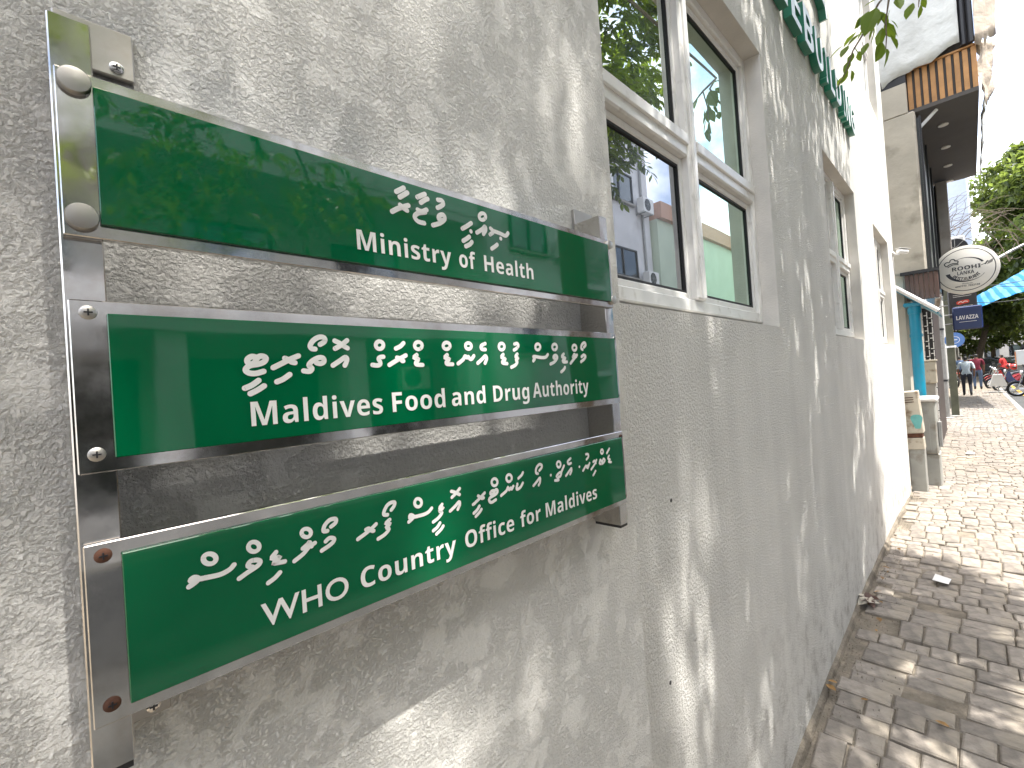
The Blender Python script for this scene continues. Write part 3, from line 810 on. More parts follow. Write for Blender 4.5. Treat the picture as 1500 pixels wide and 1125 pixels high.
# upper board
add(1, cG, [(370,300),(420,275),(490,255)], [(430,252),(455,278),(480,292)], [(400,155),(430,140),(455,127)], [(425,195),(455,178),(480,162)],
    [(557,287),(588,300),(622,288)], [(612,305),(560,312),(535,338),(560,372),(605,385)], [(555,195),(590,180),(610,172)], [(580,235),(610,215),(630,207)],
    [(670,400),(720,385),(755,355),(745,325),(715,330),(710,355),(738,362)], [(705,215),(735,220),(745,245),(720,265),(702,273)],
    [(885,425),(920,405),(950,385)], [(890,515),(915,500),(935,485)], [(910,555),(940,540),(955,522)],
    [(990,455),(1030,430),(1050,410),(1055,435),(1038,465)], [(1088,468),(1112,447),(1092,424)], [(1110,442),(1160,460),(1200,478),(1218,458)], [(1100,572),(1125,555),(1140,542)])
ring(1, cG, 1031, 337, 23, 24); dot(1, cG, 948, 445); dot(1, cG, 1166, 498)

def board(idx, z0, z1, label, caps, words):
    x0, x1 = 0.010, 0.6945
    e = empty('sign_board', ((x0+x1)/2, YB, z0), label, 'sign', 'green boards on the steel posts')
    g = MB()
    g.box(x0, x1, YB, YS, z0, z1, 0.0007)
    tray = g.build('frame', 'steel', e)
    gx0, gx1, gz0_, gz1_ = 0.0295, 0.6845, z0+0.0095, z1-0.0095
    g = MB(); g.box(gx0, gx1, YP, YB-0.0002, gz0_, gz1_, 0.0006)
    g.build('panel', 'panel', e)
    wpen = {1: 0.0054, 2: 0.0047, 3: 0.0039}[idx]
    to3 = lambda p, ee: (p.x, YP-0.0003-ee, p.y)
    items = []
    for c, t, d in STK[idx]:
        if t == 'L': pp = [onY(*c(q), YP) for q in d]
        elif t == 'O': pp = [onY(*c((d[0]+d[2]*math.cos(a), d[1]+d[3]*math.sin(a))), YP) for a in [2*math.pi*k/10 for k in range(10)]]
        else: pp = [onY(*c(d), YP)]
        pp = [Vector((q.x, q.z)) for q in pp]
        items.append((min(q.x for q in pp), max(q.x for q in pp), t, pp))
    items.sort(key=lambda q: q[0])
    letters = []
    for it in items:
        if letters:
            L0, L1, li = letters[-1]
            ov = min(L1, it[1])-it[0]
            if ov > 0.45*min(it[1]-it[0]+1e-6, L1-L0+1e-6): letters[-1] = (L0, max(L1, it[1]), li+[it]); continue
        letters.append((it[0], it[1], [it]))
    for L0, L1, li in letters:
        g = MB()
        for _a, _b, t, pp in li:
            if t == 'D':
                r = wpen*0.5; q = pp[0]
                g.poly([(q.x+r*math.cos(a), YP-0.0004, q.y+r*math.sin(a)) for a in [2*math.pi*k/14 for k in range(14)]])
            else: pen(g, pp, wpen*(0.92 if t == 'O' else 1.0), to3, closed=(t == 'O'))
        g.build('dhivehi_letter', 'vinyl', e)
    for (body, xa, xb, zb, capH, off, sp) in words:
        if off: place_text('english_lettering', bold(body), (xa, YP-0.0005, zb), (1,0,0), (0,0,1), xb-xa, capH, 'vinyl', e, spacing=sp, res=6, cap=0.714)
        else: place_text('english_lettering', body, (xa, YP-0.0005, zb), (1,0,0), (0,0,1), xb-xa, capH, 'vinyl', e, offset=0.014, spacing=sp, res=6, cap=0.70)
    # fixings
    for cz_ in (z1-0.0088, z0+0.0130):
        for cxx, right in ((0.0200, False), (0.6875, True)):
            if caps:
                r = 0.0092 if not right else 0.0075
                cxc = cxx if not right else 0.6905
                g = MB(); g.lathe([(r, 0), (r, 0.0042), (r*0.93, 0.0052), (r*0.6, 0.0058), (0, 0.0060)], (cxc, YB, cz_), (0,-1,0), 22)
                g.build('screw_cap', 'steel_dull', e, smooth=True)
            else:
                g = MB(); r = 0.0050 if not right else 0.0036
                g.lathe([(r, 0), (r, 0.0006), (r*0.75, 0.0018), (0, 0.0021)], (cxx, YB, cz_), (0,-1,0), 16)
                s = g.build('screw', 'steel_dull' if idx == 2 else 'rust', e, smooth=True)
                g = MB(); q = (cxx, YB-0.0024, cz_)
                g.box(q[0]-0.0024, q[0]+0.0024, q[1], q[1]+0.0008, q[2]-0.0005, q[2]+0.0005); g.box(q[0]-0.0005, q[0]+0.0005, q[1]-.0002, q[1]+0.0008, q[2]-0.0024, q[2]+0.0024)
                g.build('screw_slot', 'black', e)
    return e
board(1, 1.7265, 1.8440, 'topmost green sign board in a steel tray reading Ministry of Health', True,
      [('Ministry', 0.2225, 0.3412, 1.7500, 0.0203, 0.030, 1.06), ('of', 0.3530, 0.3790, 1.7502, 0.0203, 0.030, 1.06), ('Health', 0.3935, 0.4858, 1.7504, 0.0203, 0.030, 1.06)])
board(2, 1.5610, 1.6820, 'middle green sign board in a steel tray reading Maldives Food and Drug Authority', False,
      [('Maldives', 0.1168, 0.2388, 1.5832, 0.0204, 0.030, 1.06), ('Food', 0.2500, 0.3180, 1.5836, 0.0204, 0.030, 1.06), ('and', 0.3275, 0.3800, 1.5838, 0.0204, 0.030, 1.06),
       ('Drug', 0.3935, 0.4600, 1.5841, 0.0204, 0.030, 1.06), ('Authority', 0.4675, 0.5980, 1.5845, 0.0204, 0.030, 1.06)])
board(3, 1.3880, 1.5125, 'lowest green sign board in a steel tray reading WHO Country Office for Maldives', False,
      [('WHO', 0.1147, 0.1905, 1.4150, 0.0196, 0, 1.04), ('Country', 0.2030, 0.3195, 1.4158, 0.0196, 0.024, 1.06), ('Office', 0.3330, 0.4140, 1.4165, 0.0196, 0.024, 1.06),
       ('for', 0.4260, 0.4660, 1.4168, 0.0196, 0.024, 1.06), ('Maldives', 0.4770, 0.6000, 1.4172, 0.0196, 0.024, 1.06)])

# ------------------------------------------------------------------ raised letters on the wall
e = empty('building_name_letters', (3.4, 0, 3.29), 'raised green block letters reading BUILDING high on the white wall', 'sign')
LET = [('E', 2.33, 2.50), ('E', 2.57, 2.755), ('B', 2.82, 3.02), ('U', 3.07, 3.25), ('I', 3.325, 3.365), ('L', 3.44, 3.565), ('D', 3.615, 3.785), ('I', 3.86, 3.90), ('N', 3.95, 4.09), ('G', 4.13, 4.30)]
for ch, xa, xb in LET:
    me = text_mesh(bold(ch), 4, 0.0, 1.0, 0.0)
    import bmesh
    bm = bmesh.new(); bm.from_mesh(me); bmesh.ops.remove_doubles(bm, verts=bm.verts, dist=1e-4)
    bmesh.ops.dissolve_limit(bm, angle_limit=0.02, verts=bm.verts, edges=bm.edges)
    r = bmesh.ops.extrude_face_region(bm, geom=bm.faces[:])
    vsx = [v for v in r['geom'] if isinstance(v, bmesh.types.BMVert)]
    bmesh.ops.translate(bm, vec=(0, 0, 1.0), verts=vsx)
    bmesh.ops.recalc_face_normals(bm, faces=bm.faces)
    bm.to_mesh(me); bm.free()
    co = np.zeros(len(me.vertices)*3); me.vertices.foreach_get('co', co); co = co.reshape(-1, 3)
    ax, bx = co[:,0].min(), co[:,0].max(); ay, by = co[:,1].min(), co[:,1].max()
    out = np.empty_like(co)
    out[:,0] = xa+(co[:,0]-ax)/(bx-ax)*(xb-xa); out[:,2] = 3.285+(co[:,1]-ay)/(by-ay)*0.205
    out[:,1] = -0.004-co[:,2]*0.036
    me.vertices.foreach_set('co', out.ravel()); me.materials.clear()
    me.materials.append(MT['letter_green']); me.materials.append(MT['letter_face'])
    me.update()
    for p in me.polygons: p.material_index = 1 if (p.center.y < -0.0395) else 0
    o = bpy.data.objects.new('letter', me); COL.objects.link(o); attach(o, e)
e2 = empty('upper_row_letters', (3.4, 0, 3.73), 'raised green letters in a second row above the word BUILDING', 'sign')
for pts in ([(3.22,3.93),(3.26,3.86),(3.33,3.84)], [(3.36,3.90),(3.36,3.82),(3.44,3.80),(3.46,3.75)]):
    g = MB()
    for a, b_ in zip(pts, pts[1:]):
        d = Vector((b_[0]-a[0], b_[1]-a[1])).normalized()*0.02; n = Vector((-d.y, d.x))
        c4 = [(a[0]-d.x+n.x, a[1]-d.y+n.y), (a[0]-d.x-n.x, a[1]-d.y-n.y), (b_[0]+d.x-n.x, b_[1]+d.y-n.y), (b_[0]+d.x+n.x, b_[1]+d.y+n.y)]
        k = 0.001*pts.index(a)
        vs_ = [(x, -0.003, z) for x, z in c4]+[(x, -0.040-k, z) for x, z in c4]
        g.mesh(vs_, [(0,1,2,3),(7,6,5,4),(0,4,5,1),(1,5,6,2),(2,6,7,3),(3,7,4,0)])
    o = g.build('letter', ['letter_green', 'letter_face'], e2)
    for p in o.data.polygons: p.material_index = 1 if p.center.y < -0.0395 else 0


# ------------------------------------------------------------------ street tree (stands at the kerb, outside the frame)
LEAF_PROF = [(0.0, 0.0), (0.18, 0.55), (0.45, 1.0), (0.75, 0.72), (1.0, 0.0)]
def add_leaf(mb, base, tip, width, nrm, fold=0.25):
    base, tip = Vector(base), Vector(tip)
    d = tip-base; L_ = d.length
    if L_ < 1e-6: return
    d.normalize(); s = d.cross(nrm)
    if s.length < 1e-3: s = d.orthogonal()
    s.normalize(); n = s.cross(d).normalized()
    c = [base + d*L_*t - n*(0.10*L_*t*t) for t, w in LEAF_PROF]
    l_ = [c[i] + s*(width/2*LEAF_PROF[i][1]) + n*(width*fold*LEAF_PROF[i][1]*0.5) for i in (1,2,3)]
    r_ = [c[i] - s*(width/2*LEAF_PROF[i][1]) + n*(width*fold*LEAF_PROF[i][1]*0.5) for i in (1,2,3)]
    vs_ = [c[0], c[2], c[4]] + l_ + r_
    mb.mesh(vs_, [(0,1,4,3), (1,2,5,4), (0,6,7,1), (1,7,8,2)])
def rv(rd): return Vector((rd.gauss(0,1), rd.gauss(0,1), rd.gauss(0,1))).normalized()
def spray(mb, tw, rd, p, d, L_, leaf=0.075, n=13, droop=0.5):
    p = Vector(p); d = Vector(d).normalized(); pts = [p.copy()]; step = L_/6
    for i in range(6):
        d = (d + Vector((0,0,-1))*droop*0.22 + rv(rd)*0.10).normalized(); p = p + d*step; pts.append(p.copy())
    tw.append(pts)
    for i in range(n):
        t = (i+0.7)/n*6; k = min(int(t), 5); q = pts[k].lerp(pts[k+1], t-k); dd = (pts[k+1]-pts[k]).normalized()
        sd = dd.cross(Vector((0,0,1)))
        if sd.length < 0.1: sd = dd.orthogonal()
        sd.normalize()
        sg = 1 if i % 2 else -1
        ld_ = (dd*0.55 + sd*sg*0.8 + Vector((0,0,-0.35)) + rv(rd)*0.3).normalized()
        if i == n-1: ld_ = (dd + rv(rd)*0.2).normalized()
        ll = leaf*rd.uniform(0.75, 1.2)
        add_leaf(mb, q, q+ld_*ll, ll*rd.uniform(0.42, 0.52), (Vector((0,0,1))+rv(rd)*0.5))
TR = Vector((2.68, -1.60, -0.05))
tree = empty('street_tree', TR, 'leafy street tree at the kerb whose branches hang over the white wall', 'tree')
def branch_path(a, b_, rd, n=7, wob=0.10):
    a, b_ = Vector(a), Vector(b_); out = []
    for i in range(n+1):
        t = i/n; p = a.lerp(b_, t)
        p += Vector((0,0,1))*0.35*math.sin(math.pi*t)*(b_-a).length*0.25 + rv(rd)*wob*math.sin(math.pi*t)
        out.append(p)
    return out
rd = random.Random(21)
g = MB()
trunk = [TR+Vector((0,0,-0.15)), TR+Vector((0.01,0,0.25)), TR+Vector((0.03,-.02,1.1)), TR+Vector((-0.03,-.05,2.2)), TR+Vector((-0.08,-.02,3.1)), TR+Vector((-0.05,0.05,4.0)), TR+Vector((0.0,0.0,5.2))]
g.tube(trunk, [0.17, 0.11, 0.095, 0.09, 0.085, 0.06, 0.03], 12)
g.build('trunk', 'bark', tree, smooth=True)
# limbs towards crown lobes: (centre, radii, sprays)
LOBES = [((-0.4,-2.75,7.9),(1.0,0.8,0.8),230), ((0.75,-2.7,7.7),(1.0,0.8,0.75),340), ((1.6,-1.40,5.1),(0.9,0.65,0.8),250), ((2.5,-1.30,5.2),(0.8,0.65,0.8),190), ((3.3,-1.30,5.4),(0.65,0.6,0.7),120),
         ((0.2,-3.4,7.2),(1.2,0.9,0.8),170), ((1.7,-2.5,6.1),(1.2,0.9,0.8),95), ((3.0,-2.4,5.9),(0.85,0.8,0.9),75), ((1.2,-3.7,5.4),(1.6,1.0,0.9),150), ((3.0,-3.6,5.2),(1.1,1.0,1.0),130),
         ((3.9,-1.75,4.9),(0.70,0.65,0.9),560), ((3.35,-1.55,3.85),(0.6,0.4,0.55),170), ((0.8,-3.7,3.7),(1.6,0.7,0.8),190)]
# sprays left out of crown so sun reaches these wall patches (x, z, half-widths)
SUN_GAPS = [(0.26,1.56,0.28,0.13), (0.18,1.74,0.18,0.10), (0.33,2.10,0.05,0.20), (0.38,1.22,0.08,0.08), (0.50,1.66,0.07,0.10)]
g = MB(); cm_ = MB(); tws = []
for (c, r, n) in LOBES:
    c = Vector(c); r = Vector(r)
    start = trunk[4] if c.z < 4.6 else (trunk[5] if c.z < 6.8 else trunk[6])
    lp = branch_path(start, c, rd)
    g.tube(lp, [0.055-0.042*i/7 for i in range(8)], 7)
    for k in range(7):
        e_ = c + Vector((rd.uniform(-1,1)*r.x, rd.uniform(-1,1)*r.y, rd.uniform(-0.6,1)*r.z))*0.85
        s_ = lp[rd.randint(4, 7)]
        bp = branch_path(s_, e_, rd, 4, 0.05)
        ok = all((lambda q: q is None or not (-60 < q[0] < 1560 and -60 < q[1] < 1180))(proj(p)) for p in bp)
        if ok: g.tube(bp, [0.014-0.010*i/4 for i in range(5)], 5, cap=False)
    for k in range(n):
        while True:
            u = Vector((rd.uniform(-1,1), rd.uniform(-1,1), rd.uniform(-1,1)))
            if u.length <= 1: break
        p = c + Vector((u.x*r.x, u.y*r.y, u.z*r.z))
        # keep clumps: thin out by low-frequency noise
        if mnoise.noise(p*1.7) < -0.16: continue
        d = Vector((u.x, u.y, u.z*0.4)) + rv(rd)*0.6
        L_ = rd.uniform(0.22, 0.42)
        bad = False
        for t in (0, 0.5, 1.0):
            q = proj(p + d.normalized()*L_*t + Vector((0,0,-0.10*t)))
            if q is not None and -70 < q[0] < 1570 and -90 < q[1] < 1180: bad = True
        if not bad and 1.2 < p.z:
            for t in (0.0, 0.5, 1.0):
                q = p + d.normalized()*L_*t + Vector((0,0,-0.08*t)); k_ = (q.y+0.05)/SUN.y
                hx, hz = q.x-SUN.x*k_, q.z-SUN.z*k_
                if any(((hx-gx)/ax_)**2+((hz-gz_)/az_)**2 < 1 for gx, gz_, ax_, az_ in SUN_GAPS): bad = True
        if bad or p.y > -0.12: continue
        spray(cm_, tws, rd, p, d, L_, leaf=0.082)
limbs = g.build('limb', 'bark', tree, smooth=True)
for pts in tws: cm_.cur = 1; cm_.tube(pts[::2], [0.0028, 0.0022, 0.0016, 0.001], 3, cap=False)
crown = cm_.build('crown', ['leaf', 'bark'], tree, fix=False)
# the branch that hangs into the picture: every leaf its own piece
c8 = crop(1100, 0, 3.75); XB = 2.95
def b3(p, dx=0.0): return onX(*c8(p), XB+dx)
g = MB()
st1 = [b3((775,-70),0.25), b3((760,-20)), b3((740,120)), b3((745,200)), b3((740,280))]
st2 = [b3((775,-70),0.25), b3((700,20)), b3((620,180),-0.03), b3((560,280),-0.04), b3((520,400),-0.05), b3((468,488),-0.05)]
st3 = [b3((900,-80),0.2), b3((925,-10)), b3((920,40))]
for s_ in (st1, st2, st3): g.tube(s_, [0.006-0.0042*i/(len(s_)-1) for i in range(len(s_))], 6)
g.tube([b3((775,-70),0.25), Vector((2.75,-0.9,4.35)), Vector((2.6,-1.4,4.3))], [0.006, 0.014, 0.03], 6)
g.tube([b3((900,-80),0.2), b3((775,-70),0.25)], 0.006, 6)
hb = g.build('hanging_branch', 'bark', tree)
LV = [((505,250),(425,320)),((580,175),(505,255)),((600,185),(525,250)),((535,250),(492,312)),((640,235),(612,295)),((592,280),(600,335)),((562,290),(535,352)),((545,330),(510,402)),((532,380),(500,460)),((552,385),(560,450)),
      ((650,60),(585,145)),((690,40),(622,190)),((735,65),(690,140)),((765,50),(745,118)),((770,112),(815,152)),((702,105),(640,222)),((722,150),(700,262)),((760,150),(815,195)),((762,190),(812,262)),((742,268),(745,374)),
      ((722,230),(695,332)),((695,-5),(612,35)),((800,-8),(825,40)),((890,15),(850,102)),((932,25),(925,102)),((942,-15),(958,42)),((602,95),(575,158)),((640,140),(580,215)),((700,60),(760,140)),((560,255),(600,300)),((675,150),(668,240)),((505,420),(478,470)),((735,120),(790,210))]
for i, (a, b_) in enumerate(LV):
    dx = rd.uniform(-0.09, 0.09)
    A_, B_ = b3(a, dx*0.4), b3(b_, dx)
    ln = (B_-A_).length
    m_ = MB(); add_leaf(m_, A_, B_, ln*rd.uniform(0.44,0.56), Vector((-0.5+rd.gauss(0,.35), -0.3+rd.gauss(0,.35), 0.7)))
    m_.build('leaf', 'leaf', hb, fix=False)

# ------------------------------------------------------------------ neighbouring building under wraps
nb = empty('neighbour_building', (9.5, 0.5, 0.1), 'building under repair with wrapped upper floor and striped wooden fascia', 'building')
g = MB()
g.box(7.9, 11.6, -0.22, 4.0, 2.72, 4.775, 0.02)
g.box(7.9, 7.998, -0.155, 4.0, 4.776, 5.16)
g.build('side_wall', 'plaster_old', nb)
g = MB(); g.box(7.915, 11.6, 0.02, 4.0, -0.1, 2.72); g.build('lower_wall', 'plaster_old', nb)
g = MB(); g.box(8.0, 11.7, -0.80, 4.0, 4.78, 4.83); g.build('soffit', 'charcoal', nb)
g = MB(); g.box(8.03, 11.69, -0.79, 4.0, 4.832, 5.33); g.build('fascia_backing', 'charcoal', nb)
for i in range(9):
    ya = -0.165-i*0.0735
    g = MB(); g.box(8.005, 8.028, ya-0.048, ya, 4.80, 5.325, 0.003); g.build('fascia_slat', 'wood', nb)
g = MB(); g.box(7.995, 8.03, -0.815, -0.15, 5.331, 5.352); g.build('fascia_trim', 'wood', nb)
g = MB(); g.box(7.93, 8.029, -0.155, 0.6, 5.162, 5.33); g.build('beam', 'black', nb)
for i in range(4):
    g = MB(); g.lathe([(0.055, 0), (0.055, 0.012), (0.045, 0.016)], (8.75+i*0.95, -0.46, 4.78), (0,0,-1), 16)
    g.build('downlight', 'downlight', nb)
g = MB(); g.box(8.0, 11.5, -0.245, -0.222, 2.75, 4.70)
g.build('window_strip', 'shop_dark', nb)
for i in range(4):
    g = MB(); a = 8.0+i*1.15; g.box(a, a+0.05, -0.268, -0.246, 2.72, 4.72); g.build('window_frame', 'black', nb)
g = MB(); g.tube([(8.06,-0.22,4.56),(8.10,-0.42,4.76)], 0.02, 6); g.build('bracket', 'white_paint', nb)
g = MB(); g.box(11.35, 11.6, -0.42, -0.27, 3.0, 4.74, 0.01); g.build('column', 'concrete', nb)
# brown ribbed panel below the first floor
for i in range(7):
    ya = 0.0-i*0.046
    g = MB(); g.box(7.88, 7.905, ya-0.044, ya, 2.36, 2.70, 0.006); g.build('ribbed_panel', 'brown', nb)
g = MB(); g.box(7.86, 7.90, -0.335, 0.04, 2.70, 2.74); g.build('panel_cap', 'black', nb)
# wrapping: sheet over the upper floor with folds
def sheet(name, P00, P10, P11, P01, nu, nv, amp, material, parent, nrm, ragged=0.0, seed=0, thick=0.004):
    P00, P10, P11, P01 = map(Vector, (P00, P10, P11, P01)); n = Vector(nrm).normalized()
    g = MB(); grid = []
    for j in range(nv+1):
        for i in range(nu+1):
            u, v = i/nu, j/nv
            p = P00.lerp(P10, u).lerp(P01.lerp(P11, u), v)
            k = mnoise.noise(Vector((u*6+seed, v*3, seed)))*0.7 + mnoise.noise(Vector((u*17+seed, v*7, seed+3)))*0.35
            p = p + n*amp*k
            if j == 0 and ragged: p += (P00-P01).normalized()*ragged*(mnoise.noise(Vector((u*9+seed, 0, 7)))+0.4*mnoise.noise(Vector((u*31+seed, 0, 7))))
            grid.append(p)
    w = nu+1
    fs = [(j*w+i, j*w+i+1, (j+1)*w+i+1, (j+1)*w+i) for j in range(nv) for i in range(nu)]
    g.mesh(grid, fs)
    o = g.build(name, material, parent, smooth=True, fix=False)
    m_ = o.modifiers.new('thickness', 'SOLIDIFY'); m_.thickness = thick
    return o
sheet('white_sheet', (7.93,0.9,5.02), (7.93,-0.665,5.40), (7.93,-0.665,8.6), (7.93,0.9,8.6), 30, 24, 0.07, 'white_tarp', nb, (-1,0,0), 0.06, 2)
g = MB(); g.box(8.05, 11.6, -0.78, 4.0, 5.36, 8.8); g.build('upper_floor', 'charcoal', nb)
for ya in (-0.70, -0.765):
    g = MB(); g.tube([(7.97,ya,5.36),(7.97,ya,8.7)], 0.03, 8); g.build('scaffold_tube', 'black', nb)
sheet('tan_sheet', (7.95,-0.80,5.30), (8.15,-0.98,5.42), (8.15,-1.02,8.6), (7.95,-0.80,8.6), 10, 24, 0.06, 'tan_tarp', nb, (0.3,-1,0), 0.12, 5)
sheet('tan_sheet', (8.05,-0.845,4.62), (8.35,-0.90,4.78), (8.35,-0.98,5.42), (8.05,-0.80,5.42), 14, 14, 0.09, 'tan_tarp', nb, (0.3,-1,0), 0.09, 9)
sheet('tan_sheet', (8.3,-0.84,4.74), (11.6,-0.84,4.74), (11.6,-0.90,5.2), (8.3,-0.9,5.2), 40, 6, 0.05, 'white_tarp', nb, (0,-1,0), 0.05, 13)

# gutter, pipe, canopy
cp = empty('rain_pipe', (7.7, 0.0, 0.12), 'thick turquoise rain pipe beside the end of the white wall', 'pipe')
pA = onX(1339,452,7.85)
g = MB(); g.tube([(7.85,pA.y,2.22),(7.85,pA.y+0.005,0.12)], 0.058, 16); g.build('pipe', 'blue_pipe', cp, smooth=True)
g = MB(); g.tube([(7.85,pA.y,1.93),(7.85,pA.y,1.89)], 0.066, 16); g.build('collar', 'blue_pipe', cp, smooth=True)
g = MB(); g.tube([(7.85,pA.y,2.28),(7.85,pA.y,2.19)], 0.068, 16); g.build('socket', 'blue_pipe', cp, smooth=True)
gt = empty('canopy_gutter', (8.3, 0, 2.3), 'small blue canopy with a pale rolled edge above the rain pipe', 'canopy')
a, b_ = onX(1306,420,7.72), onX(1375,456,7.72)
g = MB(); g.quad((7.74,a.y,a.z-.01), (7.74,b_.y,b_.z-.01), (8.9,b_.y,b_.z+.01), (8.9,a.y,a.z+.01)); o = g.build('sheet', 'blue_pipe', gt); o.modifiers.new('t','SOLIDIFY').thickness = 0.02
g = MB(); g.tube([(7.72,a.y,a.z+0.01),(7.72,b_.y,b_.z+0.01)], 0.026, 10); g.build('edge_roll', 'white_paint', gt, smooth=True)
g = MB(); g.box(7.77, 7.95, pA.y-0.07, pA.y+0.10, 2.282, 2.33, 0.01); g.build('outlet_box', 'blue_pipe', gt)

# cabinets at the foot of the corner
def pbox(u0, v0, u1, v1, x): 
    a, b_ = onX(u0, v0, x), onX(u1, v1, x); return a, b_
lc = empty('leaning_meter_box', (6.95, 0.0, 0.1), 'beige peeling meter box with teal paint smear leaning on the wall end', 'utility box')
g = MB(); g.box(6.9, 7.06, -0.075, 0.060, 0.07, 0.60, 0.008, Matrix.Translation((0,0.0,0)) ); g.build('plinth', 'cabinet_grey', lc)
tilt = Matrix.Translation((6.98,0.0,0.60)) @ Matrix.Rotation(math.radians(-3.5),4,'X') @ Matrix.Translation((-6.98,0,-0.60))
g = MB(); g.box(6.885, 7.075, -0.078, 0.072, 0.585, 0.715, 0.006, tilt); g.build('base_band', 'cabinet_beige', lc)
g = MB(); g.box(6.888, 7.07, -0.075, 0.069, 0.717, 0.765, 0.003, tilt); g.build('rust_band', 'rust', lc)
g = MB(); g.box(6.88, 7.08, -0.090, 0.078, 0.767, 1.245, 0.008, tilt); bx_ = g.build('box', 'cabinet_beige', lc)
for k in range(3):
    g = MB(); g.box(6.876, 6.882, -0.045, 0.040, 1.12+k*0.026, 1.128+k*0.026, 0, tilt); g.build('vent_slot', 'rust', lc)
g = MB(); rr = random.Random(3)
g.poly([tuple(tilt @ Vector((6.8785, -0.045+0.045*math.cos(a)*(1+0.3*math.sin(3*a)), 0.90+0.10*math.sin(a)*(1+0.2*math.cos(2*a))))) for a in [2*math.pi*k/18 for k in range(18)]])
g.build('paint_smear', 'teal_paint', lc)
for c_ in lc.children: c_.location.y -= 0.055
cb = empty('street_cabinet', (7.35, -0.1, 0.1), 'grey street cabinet standing behind the leaning meter box', 'cabinet')
g = MB(); g.box(7.28, 7.62, -0.235, 0.09, 0.08, 0.48, 0.01); g.build('plinth', 'cabinet_grey', cb)
g = MB(); g.box(7.26, 7.64, -0.225, 0.085, 0.482, 1.10, 0.01); g.build('body', 'cabinet_grey', cb)
g = MB(); g.box(7.252, 7.262, -0.165, 0.06, 0.52, 1.06, 0.003); g.build('door', 'cabinet_grey', cb)
g = MB(); g.box(7.22, 7.68, -0.25, 0.11, 1.102, 1.145, 0.012); g.build('lid', 'white_paint', cb)
g = MB(); g.box(7.40, 7.50, -0.262, -0.228, 0.55, 0.85, 0.006); g.build('side_handle', 'grey_metal', cb)
g = MB(); g.lathe([(0.012,0),(0.010,0.012),(0,0.013)], (7.252,-0.10,0.97), (-1,0,0), 10); g.build('lock', 'black', cb)
for j, (yy, m_) in enumerate(((0.088,'cabinet_beige'), (0.105,'grey_metal'))):
    o = MB(); o.tube([(6.86+0.03*j, yy, 0.09), (6.86+0.03*j, yy+0.03, 1.0+0.1*j)], 0.012, 7)
    tag(o.build('cable_duct', m_), ('yellowish' if j == 0 else 'grey')+' thin duct standing between the wall end and the meter box', 'pipe')

mp = empty('meter_post', (9.0, -0.08, 0.1), 'small beige meter box on a concrete post beside the turquoise pipe', 'utility box')
a, b_ = onX(1352,562,9.0), onX(1371,529,9.0)
g = MB(); g.box(8.95, 9.08, min(a.y,b_.y), max(a.y,b_.y), a.z, b_.z, 0.01); g.build('box', 'cabinet_beige', mp)
g = MB(); g.box(8.94, 9.09, min(a.y,b_.y)-0.012, max(a.y,b_.y)+0.012, b_.z+0.001, b_.z+0.025, 0.004); g.build('lid', 'cabinet_beige', mp)
g = MB(); g.box(8.97, 9.09, min(a.y,b_.y)+0.02, max(a.y,b_.y)-0.005, 0.06, a.z-0.001, 0.01); g.build('post', 'concrete', mp)

# perforated block screen and shop walls further on
sw = empty('shop_house', (11, 0.1, 0.1), 'narrow shop front with perforated block screen beyond the turquoise pipe', 'shop')
g = MB(); g.box(8.9, 13.5, 0.06, 3.0, -0.1, 2.25); g.build('wall', 'wall_cream', sw)
g = MB(); g.box(11.0, 13.4, -0.115, 0.058, -0.1, 2.50); g.build('return_wall', 'dark_brown', sw)
bs = MB()
for r_ in range(17):
    for c_ in range(3):
        yy = -0.11+c_*0.062; zz = 0.15+r_*0.135
        g = MB()
        g.box(10.955, 10.995, yy, yy+0.012, zz, zz+0.118); g.box(10.955, 10.995, yy+0.012, yy+0.046, zz+(0.05 if (r_+c_)%2 else 0.0), zz+(0.064 if (r_+c_)%2 else 0.014))
        g.build('screen_block', 'sign_white', sw)
g = MB(); g.box(10.9955, 11.0, -0.115, 0.058, 0.0, 2.5); g.build('screen_backing', 'black', sw)

# CCTV cameras
def cctv(p, d, label, arm):
    e = empty('cctv_camera', p, label, 'camera', 'security cameras')
    p = Vector(p); d = Vector(d).normalized()
    g = MB(); g.lathe([(0.0,0),(0.022,0.002),(0.026,0.012),(0.026,0.105),(0.024,0.112)], p, d, 16); g.build('body', 'white_paint', e, smooth=True)
    g = MB(); g.lathe([(0.022,0.108),(0.020,0.109),(0.0,0.1095)], p, d, 16); g.build('lens', 'black', e)
    g = MB(); u = Vector((0,0,1)); s = d.cross(u).normalized()
    c = [p+s*0.029+u*0.030+d*0.0, p-s*0.029+u*0.030+d*0.0, p-s*0.029+u*0.030+d*0.135, p+s*0.029+u*0.030+d*0.135]
    g.poly(c); o = g.build('sun_shield', 'white_paint', e); o.modifiers.new('t','SOLIDIFY').thickness = 0.004
    g = MB(); g.tube([p+d*0.02, p+d*0.015-u*0.035, Vector(arm)], 0.009, 8); g.build('arm', 'white_paint', e)
    g = MB(); g.lathe([(0.03,0),(0.03,0.012),(0.02,0.018)], arm, (p-Vector(arm)), 14); g.build('mount', 'white_paint', e)
pc = onX(1309,369,6.66)
cctv((6.66, -0.045, pc.z), (0.75,-0.65,-0.12), 'white bullet security camera fixed to the white wall corner', (6.62, 0.0, pc.z-0.03))
pc = onX(1363,433,9.3)
cctv(pc, (-0.3,-0.9,-0.35), 'small white security camera under the ribbed brown panel', (9.35, pc.y+0.06, pc.z+0.05))

